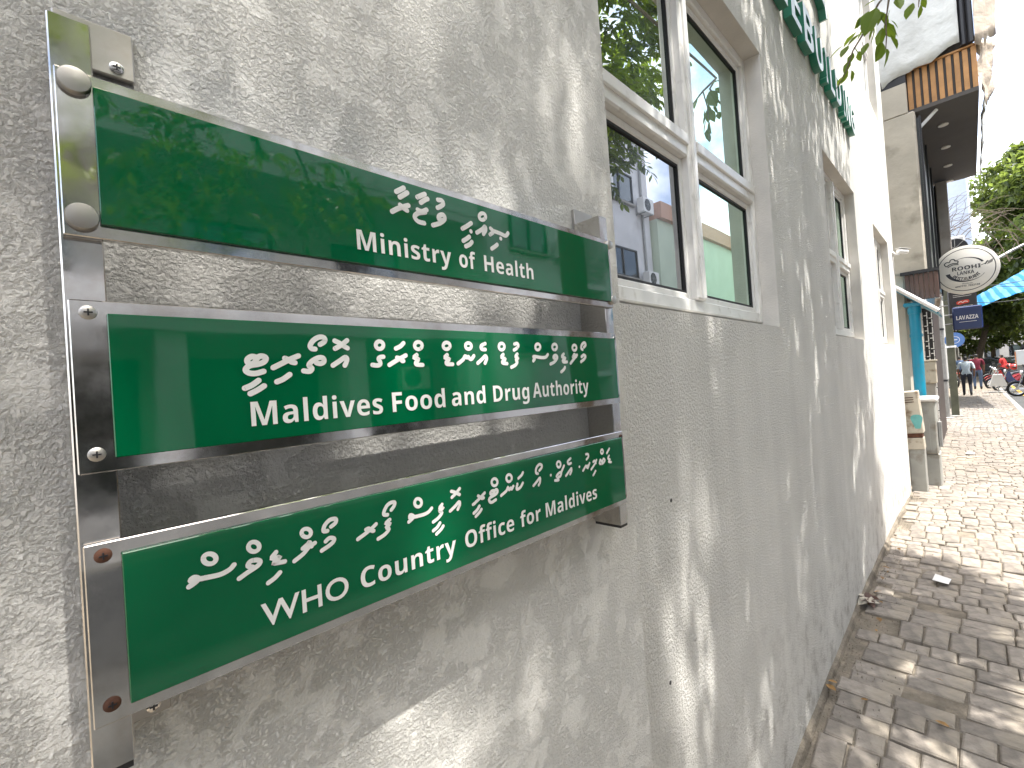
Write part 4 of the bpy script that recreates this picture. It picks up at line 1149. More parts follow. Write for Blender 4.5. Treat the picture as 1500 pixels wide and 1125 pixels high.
# ------------------------------------------------------------------ hanging street signs
rs = empty('round_restaurant_sign', (11.0, -0.57, 3.06), 'round cream sign reading Roohi Lanka Restaurant hanging over the pavement', 'sign')
RC = Vector((11.0, -0.572, 3.065)); RR = 0.405
ydir, zdir = Vector((0,-1,0)), Vector((0,0,1))
g = MB(); g.lathe([(RR-0.01,0),(RR,0.008),(RR,0.075),(RR-0.01,0.083)], RC, (1,0,0), 56); g.build('drum', 'sign_cream', rs, smooth=True)
def on_sign(c, k): return lambda p, e: tuple(c + ydir*p.x + zdir*p.y + Vector((-k-e,0,0)))
S3 = on_sign(RC, 0.002)
def arc(cx_, cy_, rx, ry, a0, a1, n=14): return [Vector((cx_+rx*math.cos(math.radians(a0+(a1-a0)*i/n)), cy_+ry*math.sin(math.radians(a0+(a1-a0)*i/n)))) for i in range(n+1)]
g = MB(); pen(g, arc(0,0,RR*0.87,RR*0.87,0,352.8,48), 0.010, S3, closed=True); g.build('border', 'ink', rs)
g = MB()
def crescent(c_outer, c_inner):
    n = len(c_outer)
    for i in range(n-1): g.quad(S3(c_outer[i],0), S3(c_outer[i+1],0), S3(c_inner[i+1],0), S3(c_inner[i],0))
n_ = 16
o1 = arc(0.0,0.0,0.255,0.205,192,330,n_); i1 = [p*(1-0.20*max(0.0,1-i/(n_*0.85))-0.02) for i, p in enumerate(o1)]
crescent(o1, i1); g.build('swoosh', 'ink', rs); g = MB()
o2 = arc(0.0,0.0,0.25,0.205,118,28,n_); i2 = [p*(1-0.10*(i/n_)-0.015) for i, p in enumerate(o2)]
crescent(o2, i2); g.build('swoosh', 'ink', rs)
g = MB(); pen(g, [Vector(p) for p in [(-0.235,0.10),(-0.255,0.14),(-0.225,0.17),(-0.19,0.165),(-0.175,0.20),(-0.135,0.205),(-0.12,0.175),(-0.085,0.165),(-0.09,0.125)]], 0.014, S3)
pen(g, [Vector(p) for p in [(-0.225,0.10),(-0.19,0.125),(-0.14,0.135),(-0.09,0.125)]], 0.014, S3); pen(g, [Vector(p) for p in [(-0.215,0.08),(-0.15,0.112),(-0.085,0.105)]], 0.012, S3)
g.build('chef_hat', 'ink', rs)
g = MB()
pen(g, [Vector((0.175,0.03)), Vector((0.215,0.045)), Vector((0.245,0.055))], 0.008, S3)
pen(g, [Vector((0.235,0.045)), Vector((0.262,0.085))], 0.018, S3)
for k in range(4): pen(g, [Vector((0.262+k*0.016,0.035+k*0.008)), Vector((0.280+k*0.016,0.085+k*0.008))], 0.009, S3)
g.build('fork', 'ink', rs)
place_text('lettering', bold('ROOHI'), RC+ydir*-0.165+zdir*0.0+Vector((-0.003,0,0)), ydir, zdir, 0.345, 0.064, 'ink', rs, cap=0.714)
place_text('lettering', bold('LANKA'), RC+ydir*-0.105+zdir*-0.078+Vector((-0.003,0,0)), ydir, zdir, 0.205, 0.058, 'ink', rs, cap=0.714)
for i, ch in enumerate('RESTAURANT'):
    a = math.radians(222+i*(318-222)/9); R_ = 0.222
    p = Vector((R_*math.cos(a), R_*0.86*math.sin(a)+0.012)); th = a+math.pi/2
    xd = ydir*math.cos(th)+zdir*math.sin(th); yd = -ydir*math.sin(th)+zdir*math.cos(th)
    place_text('lettering', bold(ch), RC+ydir*p.x+zdir*p.y+Vector((-0.003,0,0))-xd*0.016, xd, yd, 0.036, 0.052, 'ink', rs, cap=0.714, res=2)
place_text('lettering', 'Hotlines:', RC+ydir*-0.055+zdir*-0.245+Vector((-0.003,0,0)), ydir, zdir, 0.13, 0.024, 'ink', rs, res=2)
place_text('lettering', bold('4097777, 7552128'), RC+ydir*-0.145+zdir*-0.288+Vector((-0.003,0,0)), ydir, zdir, 0.30, 0.027, 'ink', rs, res=2, cap=0.714)
for dz in (0.06, -0.10):
    g = MB(); g.tube([(11.04,-0.17,3.065+dz),(11.04,0.25,3.065+dz)], 0.014, 8); g.build('bracket', 'black', rs)
g = MB(); g.tube([(11.03,-0.19,3.12),(11.02,-0.10,3.08),(11.02,0.02,2.95),(11.04,0.2,2.93)], 0.008, 6); g.build('cable', 'green_hose', rs)

def square_sign(name, lab, x, c4, face, parts):
    a, b_ = onX(*c4[0], x), onX(*c4[2], x)
    y0, y1 = a.y, b_.y; z1, z0 = a.z, b_.z
    e = empty(name, (x, (y0+y1)/2, z0), lab, 'sign')
    g = MB(); g.box(x, x+0.09, y1, y0, z0, z1, 0.02); g.build('light_box', face, e)
    w, h = y0-y1, z1-z0
    for (body, fx, fz, fw, fh, m_) in parts:
        place_text('lettering', bold(body), (x-0.003, y0-fx*w, z0+fz*h), ydir, zdir, fw*w, fh*h, m_, e, cap=0.714, res=3)
    return e, y0, y1, z0, z1
lv, y0, y1, z0, z1 = square_sign('square_coffee_sign', 'navy blue square sign with white LAVAZZA lettering', 12.6, [(1394,451),(1440,446),(1441,480)], 'navy',
    [('L\u1d00\u1d20', 0.14, 0.42, 0.001, 0.2, 'sign_white')][:0] + [('LAV', 0.13, 0.44, 0.30, 0.17, 'sign_white'), ('AZZA', 0.44, 0.44, 0.42, 0.17, 'sign_white')])
g = MB(); w = y0-y1; g.box(12.596, 12.599, y1+0.2*w, y0-0.22*w, z0+0.33*(z1-z0), z0+0.345*(z1-z0)); g.build('underline', 'sign_white', lv)
g = MB(); g.tube([(12.65,y0,z0+0.7*(z1-z0)),(12.65,y0+0.12,z0+0.7*(z1-z0))], 0.012, 7); g.tube([(12.65,y0,z0+0.3*(z1-z0)),(12.65,y0+0.12,z0+0.3*(z1-z0))], 0.012, 7); g.build('bracket', 'grey_metal', lv)
dk_, y0, y1, z0, z1 = square_sign('dark_sign', 'dark square sign with a red emblem partly hidden behind the round restaurant sign', 13.4, [(1387,428),(1432,425),(1433,462)], 'sign_dark', [])
w, h = y0-y1, z1-z0
g = MB(); cS = on_sign(Vector((13.4, y0-0.52*w, z0+0.55*h)), 0.003); pen(g, [Vector((-0.06,-0.008)), Vector((0,0.004)), Vector((0.06,0.012))], 0.075, cS); g.build('emblem', 'sign_red', dk_)
g = MB(); cS = on_sign(Vector((13.4, y0-0.52*w, z0+0.55*h)), 0.0045)
pen(g, [Vector((-0.07,-0.012)), Vector((-0.03,0.016)), Vector((0.0,-0.006)), Vector((0.03,0.018)), Vector((0.07,0.004))], 0.012, cS)
for k, zz in enumerate((0.155,0.12)): pen(g, [Vector((-0.14,zz)), Vector((0.13,zz+0.01))], 0.006, cS)
pen(g, [Vector((-0.12,-0.085)), Vector((0.14,-0.075))], 0.006, cS); g.build('print', 'sign_cream', dk_)
g = MB(); g.tube([(13.45,y0,z0+0.5*h),(13.45,y0+0.14,z0+0.5*h)], 0.012, 7); g.build('bracket', 'grey_metal', dk_)
a = onX(1398,498,17.4); 
e = empty('round_blue_sign', (17.4, a.y, a.z), 'round plain blue sign below the navy square sign', 'sign')
rb_ = abs(onX(1398,487,17.4).z-a.z)
g = MB(); g.lathe([(rb_,0),(rb_,0.06)], a, (1,0,0), 36); g.build('disc', 'sign_blue', e)
g = MB(); cS = on_sign(a, 0.002); pen(g, arc(0,0,rb_*0.5,rb_*0.45,0,345,18), 0.012, cS, closed=True); pen(g, [Vector((-0.05,0)), Vector((0.05,0.006))], 0.02, cS); g.build('print', 'sign_white', e)

# poles
for (u, v, x, w_, mname, lab, top) in ((1387,597,16.0,0.055,'grey_metal','round grey metal pole standing at the shop fronts',4.6), (1399,592,16.6,0.075,'olive_post','square dark olive post with a pale band beside the grey pole',4.2)):
    b_ = onX(u, v, x)
    e = empty('street_pole', (x, b_.y, gz(x)), lab, 'pole', 'poles at the shop fronts')
    g = MB()
    if mname == 'grey_metal': g.tube([(x,b_.y,gz(x)-0.05),(x,b_.y,top)], w_, 12)
    else: g.box(x-w_, x+w_, b_.y-w_, b_.y+w_, gz(x)-0.05, top, 0.01)
    g.build('shaft', mname, e)
    for zz in ((1.0, 2.3) if mname == 'grey_metal' else (1.85,)):
        g = MB(); g.tube([(x,b_.y,zz),(x,b_.y,zz+0.05)], w_*1.5 if mname != 'grey_metal' else w_*1.15, 12); g.build('band', 'black' if mname == 'grey_metal' else 'sign_white', e)
    g = MB(); g.lathe([(w_*2.2,0),(w_*2.2,0.03),(w_*1.2,0.05)], (x,b_.y,gz(x)-0.01), (0,0,1), 12); g.build('foot', 'concrete', e)

# air conditioner unit, pale building, bare tree, blue tarp
def ac_unit(c, w, h, d, face, label, group, hang=True):
    c = Vector(c)
    f = Vector(face).normalized(); s = f.cross(Vector((0,0,1))).normalized()
    e = empty('air_conditioner', c, label, 'air conditioner', group)
    R3 = Matrix((s, f, Vector((0,0,1)))).transposed().to_4x4(); R3.translation = c
    g = MB(); g.box(-w/2, w/2, -d/2, d/2, 0, h, 0.02, R3); g.build('casing', 'white_paint', e)
    g = MB(); g.lathe([(h*0.40,0.0),(h*0.40,0.012),(h*0.05,0.014)], R3 @ Vector((-w*0.12, d/2, h/2)), f, 20); g.build('fan_grille', 'black', e)
    g = MB()
    for k in range(4): 
        a_ = math.pi*k/4; p = R3 @ Vector((-w*0.12, d/2+0.018, h/2)); dv = (s*math.cos(a_)+Vector((0,0,1))*math.sin(a_))*h*0.39
        g.tube([p-dv, p+dv], 0.006, 4)
    g.build('grille_bar', 'grey_metal', e)
    for sx in (-1, 1):
        g = MB(); g.box(sx*w*0.35-0.015, sx*w*0.35+0.015, -d/2-0.25, d/2, -0.035, -0.002, 0, R3); g.build('bracket', 'grey_metal', e)
    return e
a = onX(1396,385,14.2)
ac_unit((14.2,a.y,a.z), 0.42, 0.52, 0.5, (-1,0,0), 'grey air conditioner box behind the round restaurant sign', 'air conditioners')
ph = empty('pale_building', (22, 0.6, 0), 'pale blue sheeted upper floor jutting over the pavement beyond the soffit', 'building')
a = onX(1421,300,20.0)
g = MB(); g.box(20, 27, a.y, 3.0, 4.05, 9.5, 0.05); g.build('upper_floor', 'pale_sheet', ph)
g = MB(); g.box(19.2, 40, 0.35, 3.0, -0.1, 4.04); g.build('lower_floor', 'wall_grey', ph)
for k in range(6):
    g = MB(); zz = 8.0+k*0.13; g.box(19.96, 19.99, a.y+0.06, a.y+0.30, zz, zz+0.06); g.build('louvre', 'white_paint', ph)
tk = onX(1383,345,15.0)
bt = empty('pruned_tree', (15.0, tk.y+0.02, gz(15.0)), 'bare pruned tree with knobbly trunk and thin looping twigs', 'tree')
rd = random.Random(8)
top = onX(1384,318,15.0)
g = MB(); g.tube([(15,tk.y+0.42,0.0),(15,tk.y+0.36,2.0),(15,tk.y+0.12,3.4),(15.0,tk.y,4.1),(15,top.y,top.z-0.1),(15,top.y-0.02,top.z)], [0.055,0.05,0.05,0.07,0.085,0.06], 10)
g.tube([(15,tk.y,4.3),(15,tk.y+0.10,4.55),(15,tk.y+0.13,4.75)], [0.05,0.045,0.04], 8)
g.build('trunk', 'bark', bt, smooth=True)
g = MB()
def px3(u, v, x=15.0): return onX(u, v, x)
for k in range(24):
    p = Vector((15.0, top.y+rd.uniform(-.03,.03), top.z-rd.uniform(0.0,0.5))); d = Vector((rd.uniform(-.3,.3), rd.uniform(-1.0,0.6), rd.uniform(0.3,1.2))).normalized(); pts = [p.copy()]
    for i in range(9): d = (d+rv(rd)*0.55+Vector((0,-0.05,0.02))).normalized(); p = p+d*rd.uniform(.07,.17); pts.append(p.copy())
    g.tube(pts, [0.008-0.0007*i for i in range(10)], 4, cap=False)
g.build('twig', 'bark', bt)
vn = empty('vine_tangle', (18.0, -1.2, 3.9), 'tangle of dry looping vines and cables above the blue tarp', 'vine')
for k in range(22):
    g = MB(); pts = []
    u0, v0 = rd.uniform(1400,1430), rd.uniform(330,385); ru, rv_ = rd.uniform(15,60), rd.uniform(10,45); ph0 = rd.uniform(0,6.28); xx = rd.uniform(16.5,20)
    for i in range(16):
        t = i/15; a_ = ph0+t*rd.uniform(2.5,2.7)
        pts.append(onX(u0+70*t+ru*0.5*math.cos(a_), v0-15*t+rv_*math.sin(a_), xx+0.3*t))
    g.tube(pts, 0.006 if k % 3 else 0.010, 4, cap=False); g.build('vine', 'bark', vn)
g = MB(); pts = [onX(1462,378,17), onX(1480,368,17.2), onX(1512,352,17.4)]; g.tube(pts, 0.035, 7); g.build('stick', 'grey_metal', vn)
bl = empty('blue_tarp', (20, -1.3, 3.2), 'blue striped tarpaulin slung over the pavement', 'tarp')
P = [onX(*q, 19.5) for q in ((1433,449),(1556,405),(1556,352),(1430,432))]
sheet('sheet', P[0]-Vector((0,0,0.03)), P[1], P[2]+Vector((6.5,-0.3,0.5)), P[3]+Vector((6.5,0,0.5)), 34, 14, 0.08, 'tarp_blue', bl, (-0.4,0,1), 0.12, 31)
for q in ((P[0], (0.5,0.8,0.5)), (P[3], (1.5,0.7,0.9))):
    g = MB(); g.tube([q[0], q[0]+Vector(q[1])], 0.008, 4); g.build('rope', 'sign_white', bl)

# power cables crossing
for k, (ua, va, ub, vb) in enumerate(((1376,418,1500,404),(1376,405,1500,418),(1380,440,1500,432))):
    A_, B_ = onX(ua,va,16), onX(ub+30,vb,18); g = MB()
    pts = [A_.lerp(B_, i/10)+Vector((0,0,-0.12*math.sin(math.pi*i/10))) for i in range(11)]
    g.tube(pts, 0.009, 4)
    tag(g.build('cable', 'wire'), ('upper', 'middle', 'lowest')[k]+' of the thin dark cables strung in front of the blue tarp', 'cable', 'cables by the tarp')

# ------------------------------------------------------------------ people walking away
def person(name, pos, rz, label, shirt, trousers, pose, height=1.66, sit=False):
    J = dict(pelvis=(0,0,.93), waist=(0,0,1.06), chest=(0.01,0,1.27), neck=(0.0,0,1.43), head0=(0.015,0,1.50), head=(0.02,0,1.575), headtop=(0.01,0,1.635))
    R = dict(pelvis=(.135,.105), waist=(.125,.10), chest=(.145,.115), neck=(.052,.052), head0=(.062,.07), head=(.075,.088), headtop=(.055,.065))
    for s, q in ((1,'l'), (-1,'r')):
        J['sh'+q] = (0, s*.185, 1.37); R['sh'+q] = (.062,.062)
        J['el'+q] = (pose[q+'a'][0], s*.235, 1.10); R['el'+q] = (.043,.043)
        J['wr'+q] = (pose[q+'a'][1], s*.225, .875); R['wr'+q] = (.027,.03)
        J['ha'+q] = (pose[q+'a'][1]+.015, s*.22, .80); R['ha'+q] = (.018,.036)
        J['hi'+q] = (0, s*.095, .88); R['hi'+q] = (.095,.095)
        k = pose[q+'l']
        J['kn'+q] = (k[0], s*.10, k[1]); R['kn'+q] = (.062,.062)
        J['an'+q] = (k[2], s*.10, k[3]); R['an'+q] = (.043,.043)
        J['to'+q] = (k[2]+.15, s*.105, k[3]-.05+k[4]); R['to'+q] = (.036,.036)
    E_ = [('pelvis','waist'),('waist','chest'),('chest','neck'),('neck','head0'),('head0','head'),('head','headtop')]
    for q in 'lr': E_ += [('chest','sh'+q),('sh'+q,'el'+q),('el'+q,'wr'+q),('wr'+q,'ha'+q),('pelvis','hi'+q),('hi'+q,'kn'+q),('kn'+q,'an'+q),('an'+q,'to'+q)]
    keys = list(J); me = bpy.data.meshes.new('skel')
    me.from_pydata([J[k] for k in keys], [(keys.index(a), keys.index(b)) for a, b in E_], [])
    o = bpy.data.objects.new('skel', me); COL.objects.link(o)
    o.modifiers.new('skin', 'SKIN'); ss = o.modifiers.new('sub', 'SUBSURF'); ss.levels = 2; ss.render_levels = 2
    for k, sv in zip(keys, me.skin_vertices[0].data): sv.radius = R[k]; sv.use_root = (k == 'pelvis')
    dg = bpy.context.evaluated_depsgraph_get(); dg.update()
    m2 = bpy.data.meshes.new_from_object(o.evaluated_get(dg)); bpy.data.objects.remove(o)
    g = MB(); g.v = [tuple(v.co) for v in m2.vertices]; g.f = [tuple(p.vertices) for p in m2.polygons]
    for f in g.f:
        c = sum((Vector(g.v[i]) for i in f), Vector())/len(f)
        arm = abs(c.y) > 0.16 and c.z > 0.7
        if c.z > 1.445 and abs(c.y) < 0.12: mi = 3 if (c.z > 1.60 or c.x < 0.005) and c.z > 1.49 else 2
        elif c.z > 1.425 and abs(c.y) < 0.07: mi = 2
        elif arm and c.z < 1.13 and abs(c.y) > 0.185: mi = 2
        elif c.z > 0.90 and abs(c.y) < 0.32: mi = 0
        elif any((c-Vector(J['an'+q])).length < 0.075 or (c-Vector(J['to'+q])).length < 0.1 for q in 'lr'): mi = 4
        else: mi = 1
        if arm and c.z < 0.90 and abs(c.y) > 0.17: mi = 2
        g.mi.append(mi)
    g.cur = 2
    for s, q in ((1,'l'), (-1,'r')):                         # fingers and thumb, unequal and slightly curled
        h = Vector(J['ha'+q])
        for k, (dx, ln) in enumerate(((-.026,.058),(-.009,.068),(.009,.072),(.025,.064))):
            a = h+Vector((dx, 0, -.015)); g.tube([a, a+Vector((.004,-s*.008,-ln*.55)), a+Vector((.010,-s*.024,-ln))], [.0095,.009,.007], 5)
        a = h+Vector((.028,-s*.004,.03)); g.tube([a, a+Vector((.022,-s*.012,-.03)), a+Vector((.024,-s*.016,-.055))], [.011,.0095,.007], 5)
        g.sphere((0.015, s*.078, 1.565), .02, 6, 5, (.6,.4,1.2))  # ears
    g.sphere((0.112, 0, 1.555), .018, 6, 5, (1,.7,1.3))          # nose
    g.cur = 3
    for s in (1,-1): g.sphere((0.098, s*.032, 1.585), .009, 6, 4)
    ob = g.build(name, [shirt, trousers, 'skin', 'hair', 'shoe'], None, smooth=False, fix=False)
    ob.data.polygons.foreach_set('use_smooth', [True]*len(ob.data.polygons))
    ob.location = pos; ob.rotation_euler = (0,0,rz); k = height/1.70; ob.scale = (k,k,k)
    return tag(ob, label, 'person', 'people on the pavement')
WALK = dict(la=(-.10,-.06), ra=(.05,.16), ll=(.10,.50,-.06,.10,.0), rl=(.06,.50,.10,.085,.0))
WALK2 = dict(la=(.04,.14), ra=(-.08,-.05), ll=(.05,.50,.08,.085,.0), rl=(.08,.49,-.12,.11,-.02))
pW = onZ(1418,580,0.0)
person('person', (pW.x, pW.y, 0.0), 0.04, 'person in pale blue shirt and dark trousers walking away on the pavement', 'shirt_pale', 'trousers', WALK2, 1.66)
person('person', (30.5, -0.72, 0.0), 0.0, 'person in maroon shirt and jeans just ahead of the pale shirt', 'shirt_maroon', 'jeans', WALK, 1.74)
person('person', (35.0, -0.10, 0.0), 0.1, 'person in slate blue shirt furthest left near the posts', 'shirt_blue', 'trousers', WALK, 1.68)
person('person', (36.5, -1.75, 0.0), 1.2, 'person in red shirt among the parked motorbikes', 'shirt_red', 'trousers', WALK2, 1.62)

# ------------------------------------------------------------------ motorbikes nose-in to the kerb
def motorbike(paint, label, loc, rz):
    e = empty('motorbike', (0,0,0), label, 'motorbike', 'motorbikes parked along the kerb')
    for nm, wx in (('front', 0.62), ('rear', -0.60)):
        w = empty('wheel', (wx,0,.28), None, None); attach(w, e)
        g = MB(); n = 28
        ring_ = []
        for k in range(n): 
            a = 2*math.pi*k/n; ring_.append(Vector((wx+.25*math.cos(a), 0, .28+.25*math.sin(a))))
        g.tube(ring_+[ring_[0]], 0.042, 8, cap=False); g.build('tyre', 'tyre', w, smooth=True)
        g = MB(); ring2 = [Vector((wx+.205*math.cos(2*math.pi*k/n), 0, .28+.205*math.sin(2*math.pi*k/n))) for k in range(n+1)]
        g.tube(ring2, 0.014, 6, cap=False)
        g.tube([(wx,-.05,.28),(wx,.05,.28)], 0.05, 12)
        for k in range(6):
            a = 2*math.pi*k/6; g.tube([(wx,0,.28),(wx+.2*math.cos(a),0,.28+.2*math.sin(a))], 0.012, 5, cap=False)
        g.build('rim', 'chrome', w, smooth=True)
    g = MB()
    for s in (-.075,.075): g.tube([(.62,s,.28),(.50,s,.62),(.42,s*.8,.86)], .018, 7)
    g.build('fork', 'chrome', e)
    g = MB()
    for k in range(8):
        a0, a1 = math.radians(35+k*16), math.radians(35+(k+1)*16)
        A = [(.62+.315*math.cos(a), .28+.315*math.sin(a)) for a in (a0, a1)]
        g.quad((A[0][0],-.06,A[0][1]),(A[0][0],.06,A[0][1]),(A[1][0],.06,A[1][1]),(A[1][0],-.06,A[1][1]))
    o = g.build('front_fender', paint, e, smooth=True); o.modifiers.new('t','SOLIDIFY').thickness = .01
    prof = [(.47,.50,.03),(.44,.80,.11),(.34,.92,.14),(.26,.66,.15),(.14,.46,.14),(-.08,.50,.12),(-.22,.62,.12),(-.62,.76,.10),(-.78,.82,.04)]
    g = MB(); up = [(x, z) for x, z, w in prof]; n = len(prof)
    lo = [(.42,.36),(.36,.34),(.25,.30),(.15,.26),(.05,.25),(-.10,.28),(-.25,.38),(-.55,.55),(-.76,.74)]
    vs_ = []
    for (x, z, w), (xl, zl) in zip(prof, lo): vs_ += [(x,-w*.6,z),(x,w*.6,z),(xl,w,(z+zl)/2),(xl,w*.5,zl),(xl,-w*.5,zl),(xl,-w,(z+zl)/2)]
    fs = [(i*6+k, i*6+(k+1)%6, (i+1)*6+(k+1)%6, (i+1)*6+k) for i in range(n-1) for k in range(6)] + [tuple(range(6)), tuple((n-1)*6+k for k in range(6))]
    g.mesh(vs_, fs); g.build('body', paint, e, smooth=True)
    g = MB(); vs_ = []
    for x, z, w, t in ((.02,.60,.06,.04),(-.08,.70,.10,.07),(-.30,.74,.12,.08),(-.55,.80,.11,.08),(-.72,.86,.06,.04)): vs_ += [(x,-w,z),(x,-w*.8,z+t),(x,w*.8,z+t),(x,w,z)]
    g.mesh(vs_, [(i*4+k, i*4+(k+1)%4, (i+1)*4+(k+1)%4, (i+1)*4+k) for i in range(4) for k in range(4)] + [(0,1,2,3),(19,18,17,16)]); g.build('seat', 'seat', e, smooth=True)
    g = MB(); g.tube([(.30,-.33,1.0),(.38,-.15,.98),(.41,0,.92),(.38,.15,.98),(.30,.33,1.0)], .014, 7); g.build('handlebar', 'bike_black', e)
    g = MB(); g.lathe([(.03,-.06),(.085,-.02),(.09,.03),(.06,.05),(0,.055)], (.46,0,.90), (1,0,-.1), 14); g.build('headlight', 'chrome', e, smooth=True)
    for s in (-1,1):
        g = MB(); g.tube([(.34,s*.24,.99),(.36,s*.28,1.14)], .007, 5); g.lathe([(.055,0),(.055,.015),(.03,.03)], (.36,s*.29,1.17), (1,0,0), 12); g.build('mirror', 'bike_black', e)
    g = MB(); g.tube([(.05,-.13,.26),(-.35,-.16,.27),(-.82,-.17,.34)], [.025,.04,.055], 9); g.build('exhaust', 'chrome', e, smooth=True)
    g = MB(); g.box(-.86,-.79,-.07,.07,.70,.78,.01); g.build('tail_light', 'sign_red', e)
    g = MB(); g.box(-.08,.22,-.10,.10,.20,.40,.03); g.build('engine', 'grey_metal', e)
    g = MB(); g.tube([(-.12,.1,.24),(-.16,.20,.0)], .012, 6); g.build('kick_stand', 'bike_black', e)
    e.location = loc; e.rotation_euler = (0, math.radians(0), rz)
    return e
B90 = math.radians(90)
bk0 = motorbike('bike_black', 'black motorbike nearest on the right, only its front wheel in view', (26.4,-2.36,-0.078), B90+0.10)
motorbike('bike_blue', 'blue motorbike carrying a white delivery box', (29.6,-2.05,-0.078), B90-0.08)
motorbike('bike_red', 'red motorbike parked just beyond the blue one', (31.8,-1.85,-0.078), B90+0.12)
motorbike('bike_red', 'red motorbike second beyond the blue one, tilted towards the wall', (34.4,-1.80,-0.078), B90+0.35)
motorbike('bike_silver', 'silver motorbike half hidden behind the olive post', (34.0,0.25,0.0), math.radians(20))
motorbike('bike_silver', 'silver motorbike third beyond the blue one', (37.6,-1.85,-0.078), B90)
motorbike('bike_black', 'black motorbike furthest along the row of parked motorbikes', (41.0,-1.85,-0.078), B90-0.1)
bx = empty('delivery_box', (29.6,-2.15,0.83), 'white delivery box with orange side riding on the blue motorbike', 'box')
g = MB(); g.box(29.35, 29.85, -2.50, -1.93, 1.05, 1.66, .02); g.build('body', 'sign_white', bx)
g = MB(); g.box(29.36, 29.84, -1.928, -1.915, 1.07, 1.64); g.build('side_panel', 'orange_box', bx)
g = MB(); g.box(29.34, 29.86, -2.51, -1.92, 1.662, 1.70, .01); g.build('lid', 'sign_white', bx)
g = MB(); g.box(29.45, 29.75, -2.45, -1.95, 0.84, 1.048); g.build('rack', 'grey_metal', bx)
for k, (x, y, z, lab) in enumerate(((31.8,-1.95,0.93,'red helmet resting on the red motorbike just beyond the blue one'),(34.4,-1.88,0.93,'red helmet resting on the tilted red motorbike'))):
    h = empty('helmet', (x,y,z-.13), lab, 'helmet', 'helmets on motorbikes')
    g = MB(); g.sphere((x,y,z+.02), .15, 14, 9, (1,1,.95)); g.build('shell', 'helmet_red', h, smooth=True)
    g = MB(); g.sphere((x-.06,y,z+.02), .11, 10, 7, (1,1,.55)); g.build('visor', 'bike_black', h, smooth=True)
af = empty('sandwich_board', (28.0,-1.30,0), 'white sandwich board on a metal foot beside the parked motorbikes', 'sign')
for s in (-1, 1):
    g = MB(); m_ = Matrix.Translation((28.0,-1.30,.25)) @ Matrix.Rotation(s*math.radians(14),4,'Y')
    vs_ = [(-.015+s*.10,-.26,0.05),(-.015+s*.10,.26,0.05),(-.015+s*.10,.13,.55),(-.015+s*.10,-.13,.55)]
    vs_ = [m_ @ Vector(p) for p in vs_]; g.poly(vs_); o = g.build('board', 'sign_white', af); o.modifiers.new('t','SOLIDIFY').thickness = .02
g = MB(); g.tube([(27.95,-1.30,.02),(27.95,-1.30,1.0)], .02, 7); g.build('pole', 'grey_metal', af)
g = MB(); g.box(27.75,28.2,-1.6,-1.0,.004,.03,.005); g.build('foot', 'grey_metal', af)

# ------------------------------------------------------------------ cars further on
def car(paint, label, loc, rz):
    e = empty('parked_car', (0,0,0), label, 'car', 'cars parked far down the street')
    prof = [(2.05,.45),(2.10,.62),(1.95,.78),(1.05,.90),(.45,1.36),(-.75,1.42),(-1.55,1.02),(-2.05,.95),(-2.12,.60),(-2.05,.38),(-1.7,.30),(1.8,.30)]
    g = MB(); n = len(prof)
    wid = lambda z: .84 if z < .95 else .84-.20*(z-.95)/.45
    vs_ = [(x,-wid(z),z) for x, z in prof]+[(x,wid(z),z) for x, z in prof]
    g.mesh(vs_, [(i,(i+1)%n,n+(i+1)%n,n+i) for i in range(n)]+[tuple(range(n))[::-1], tuple(range(n,2*n))]); g.build('body', paint, e)
    for s in (-1,1):
        g = MB(); y = lambda z: s*(wid(z)+.006)
        g.poly([(.95,y(.95),.95),(.42,y(1.30),1.30),(-.72,y(1.36),1.36),(-1.35,y(1.02),1.02)]); g.build('side_window', 'dark_glass', e)
        g = MB(); g.box(2.02,2.11,s*.62-.16,s*.62+.16,.60,.74,.02); g.build('headlight', 'chrome', e)
        g = MB(); g.box(-2.13,-2.06,s*.66-.10,s*.66+.10,.72,.90,.02); g.build('tail_light', 'sign_red', e)
    g = MB(); g.poly([(1.03,-.74,.925),(1.03,.74,.925),(.49,.66,1.345),(.49,-.66,1.345)]); o = g.build('windscreen', 'dark_glass', e); o.location += Vector((.02,0,.012))
    g = MB(); g.poly([(-.80,-.66,1.40),(-.80,.66,1.40),(-1.50,.74,1.05),(-1.50,-.74,1.05)]); o = g.build('rear_window', 'dark_glass', e); o.location += Vector((-.015,0,.015))
    for wx in (1.35,-1.30):
        for s in (-1,1):
            w = empty('wheel', (wx, s*.78, .31), None, None); attach(w, e)
            g = MB(); g.lathe([(.20,-.09),(.30,-.09),(.315,-.05),(.315,.05),(.30,.09),(.20,.09)], (wx,s*.78,.31), (0,1,0), 20); g.build('tyre', 'tyre', w, smooth=True)
            g = MB(); g.lathe([(.20,0),(.18,.02*1),(.05,.05),(0,.05)], (wx,s*(.78+.05),.31), (0,s,0), 14); g.build('rim', 'chrome', w)
    e.location = loc; e.rotation_euler = (0,0,rz)
    return e
car('car_dark', 'dark hatchback parked across the far end of the pavement', (56,-0.9,-.08), math.radians(100))
car('car_white', 'white hatchback parked behind the row of motorbikes', (60,-3.2,-.08), math.radians(172))
car('car_dark', 'dark hatchback furthest down the street under the trees', (70,-1.6,-.08), math.radians(84))

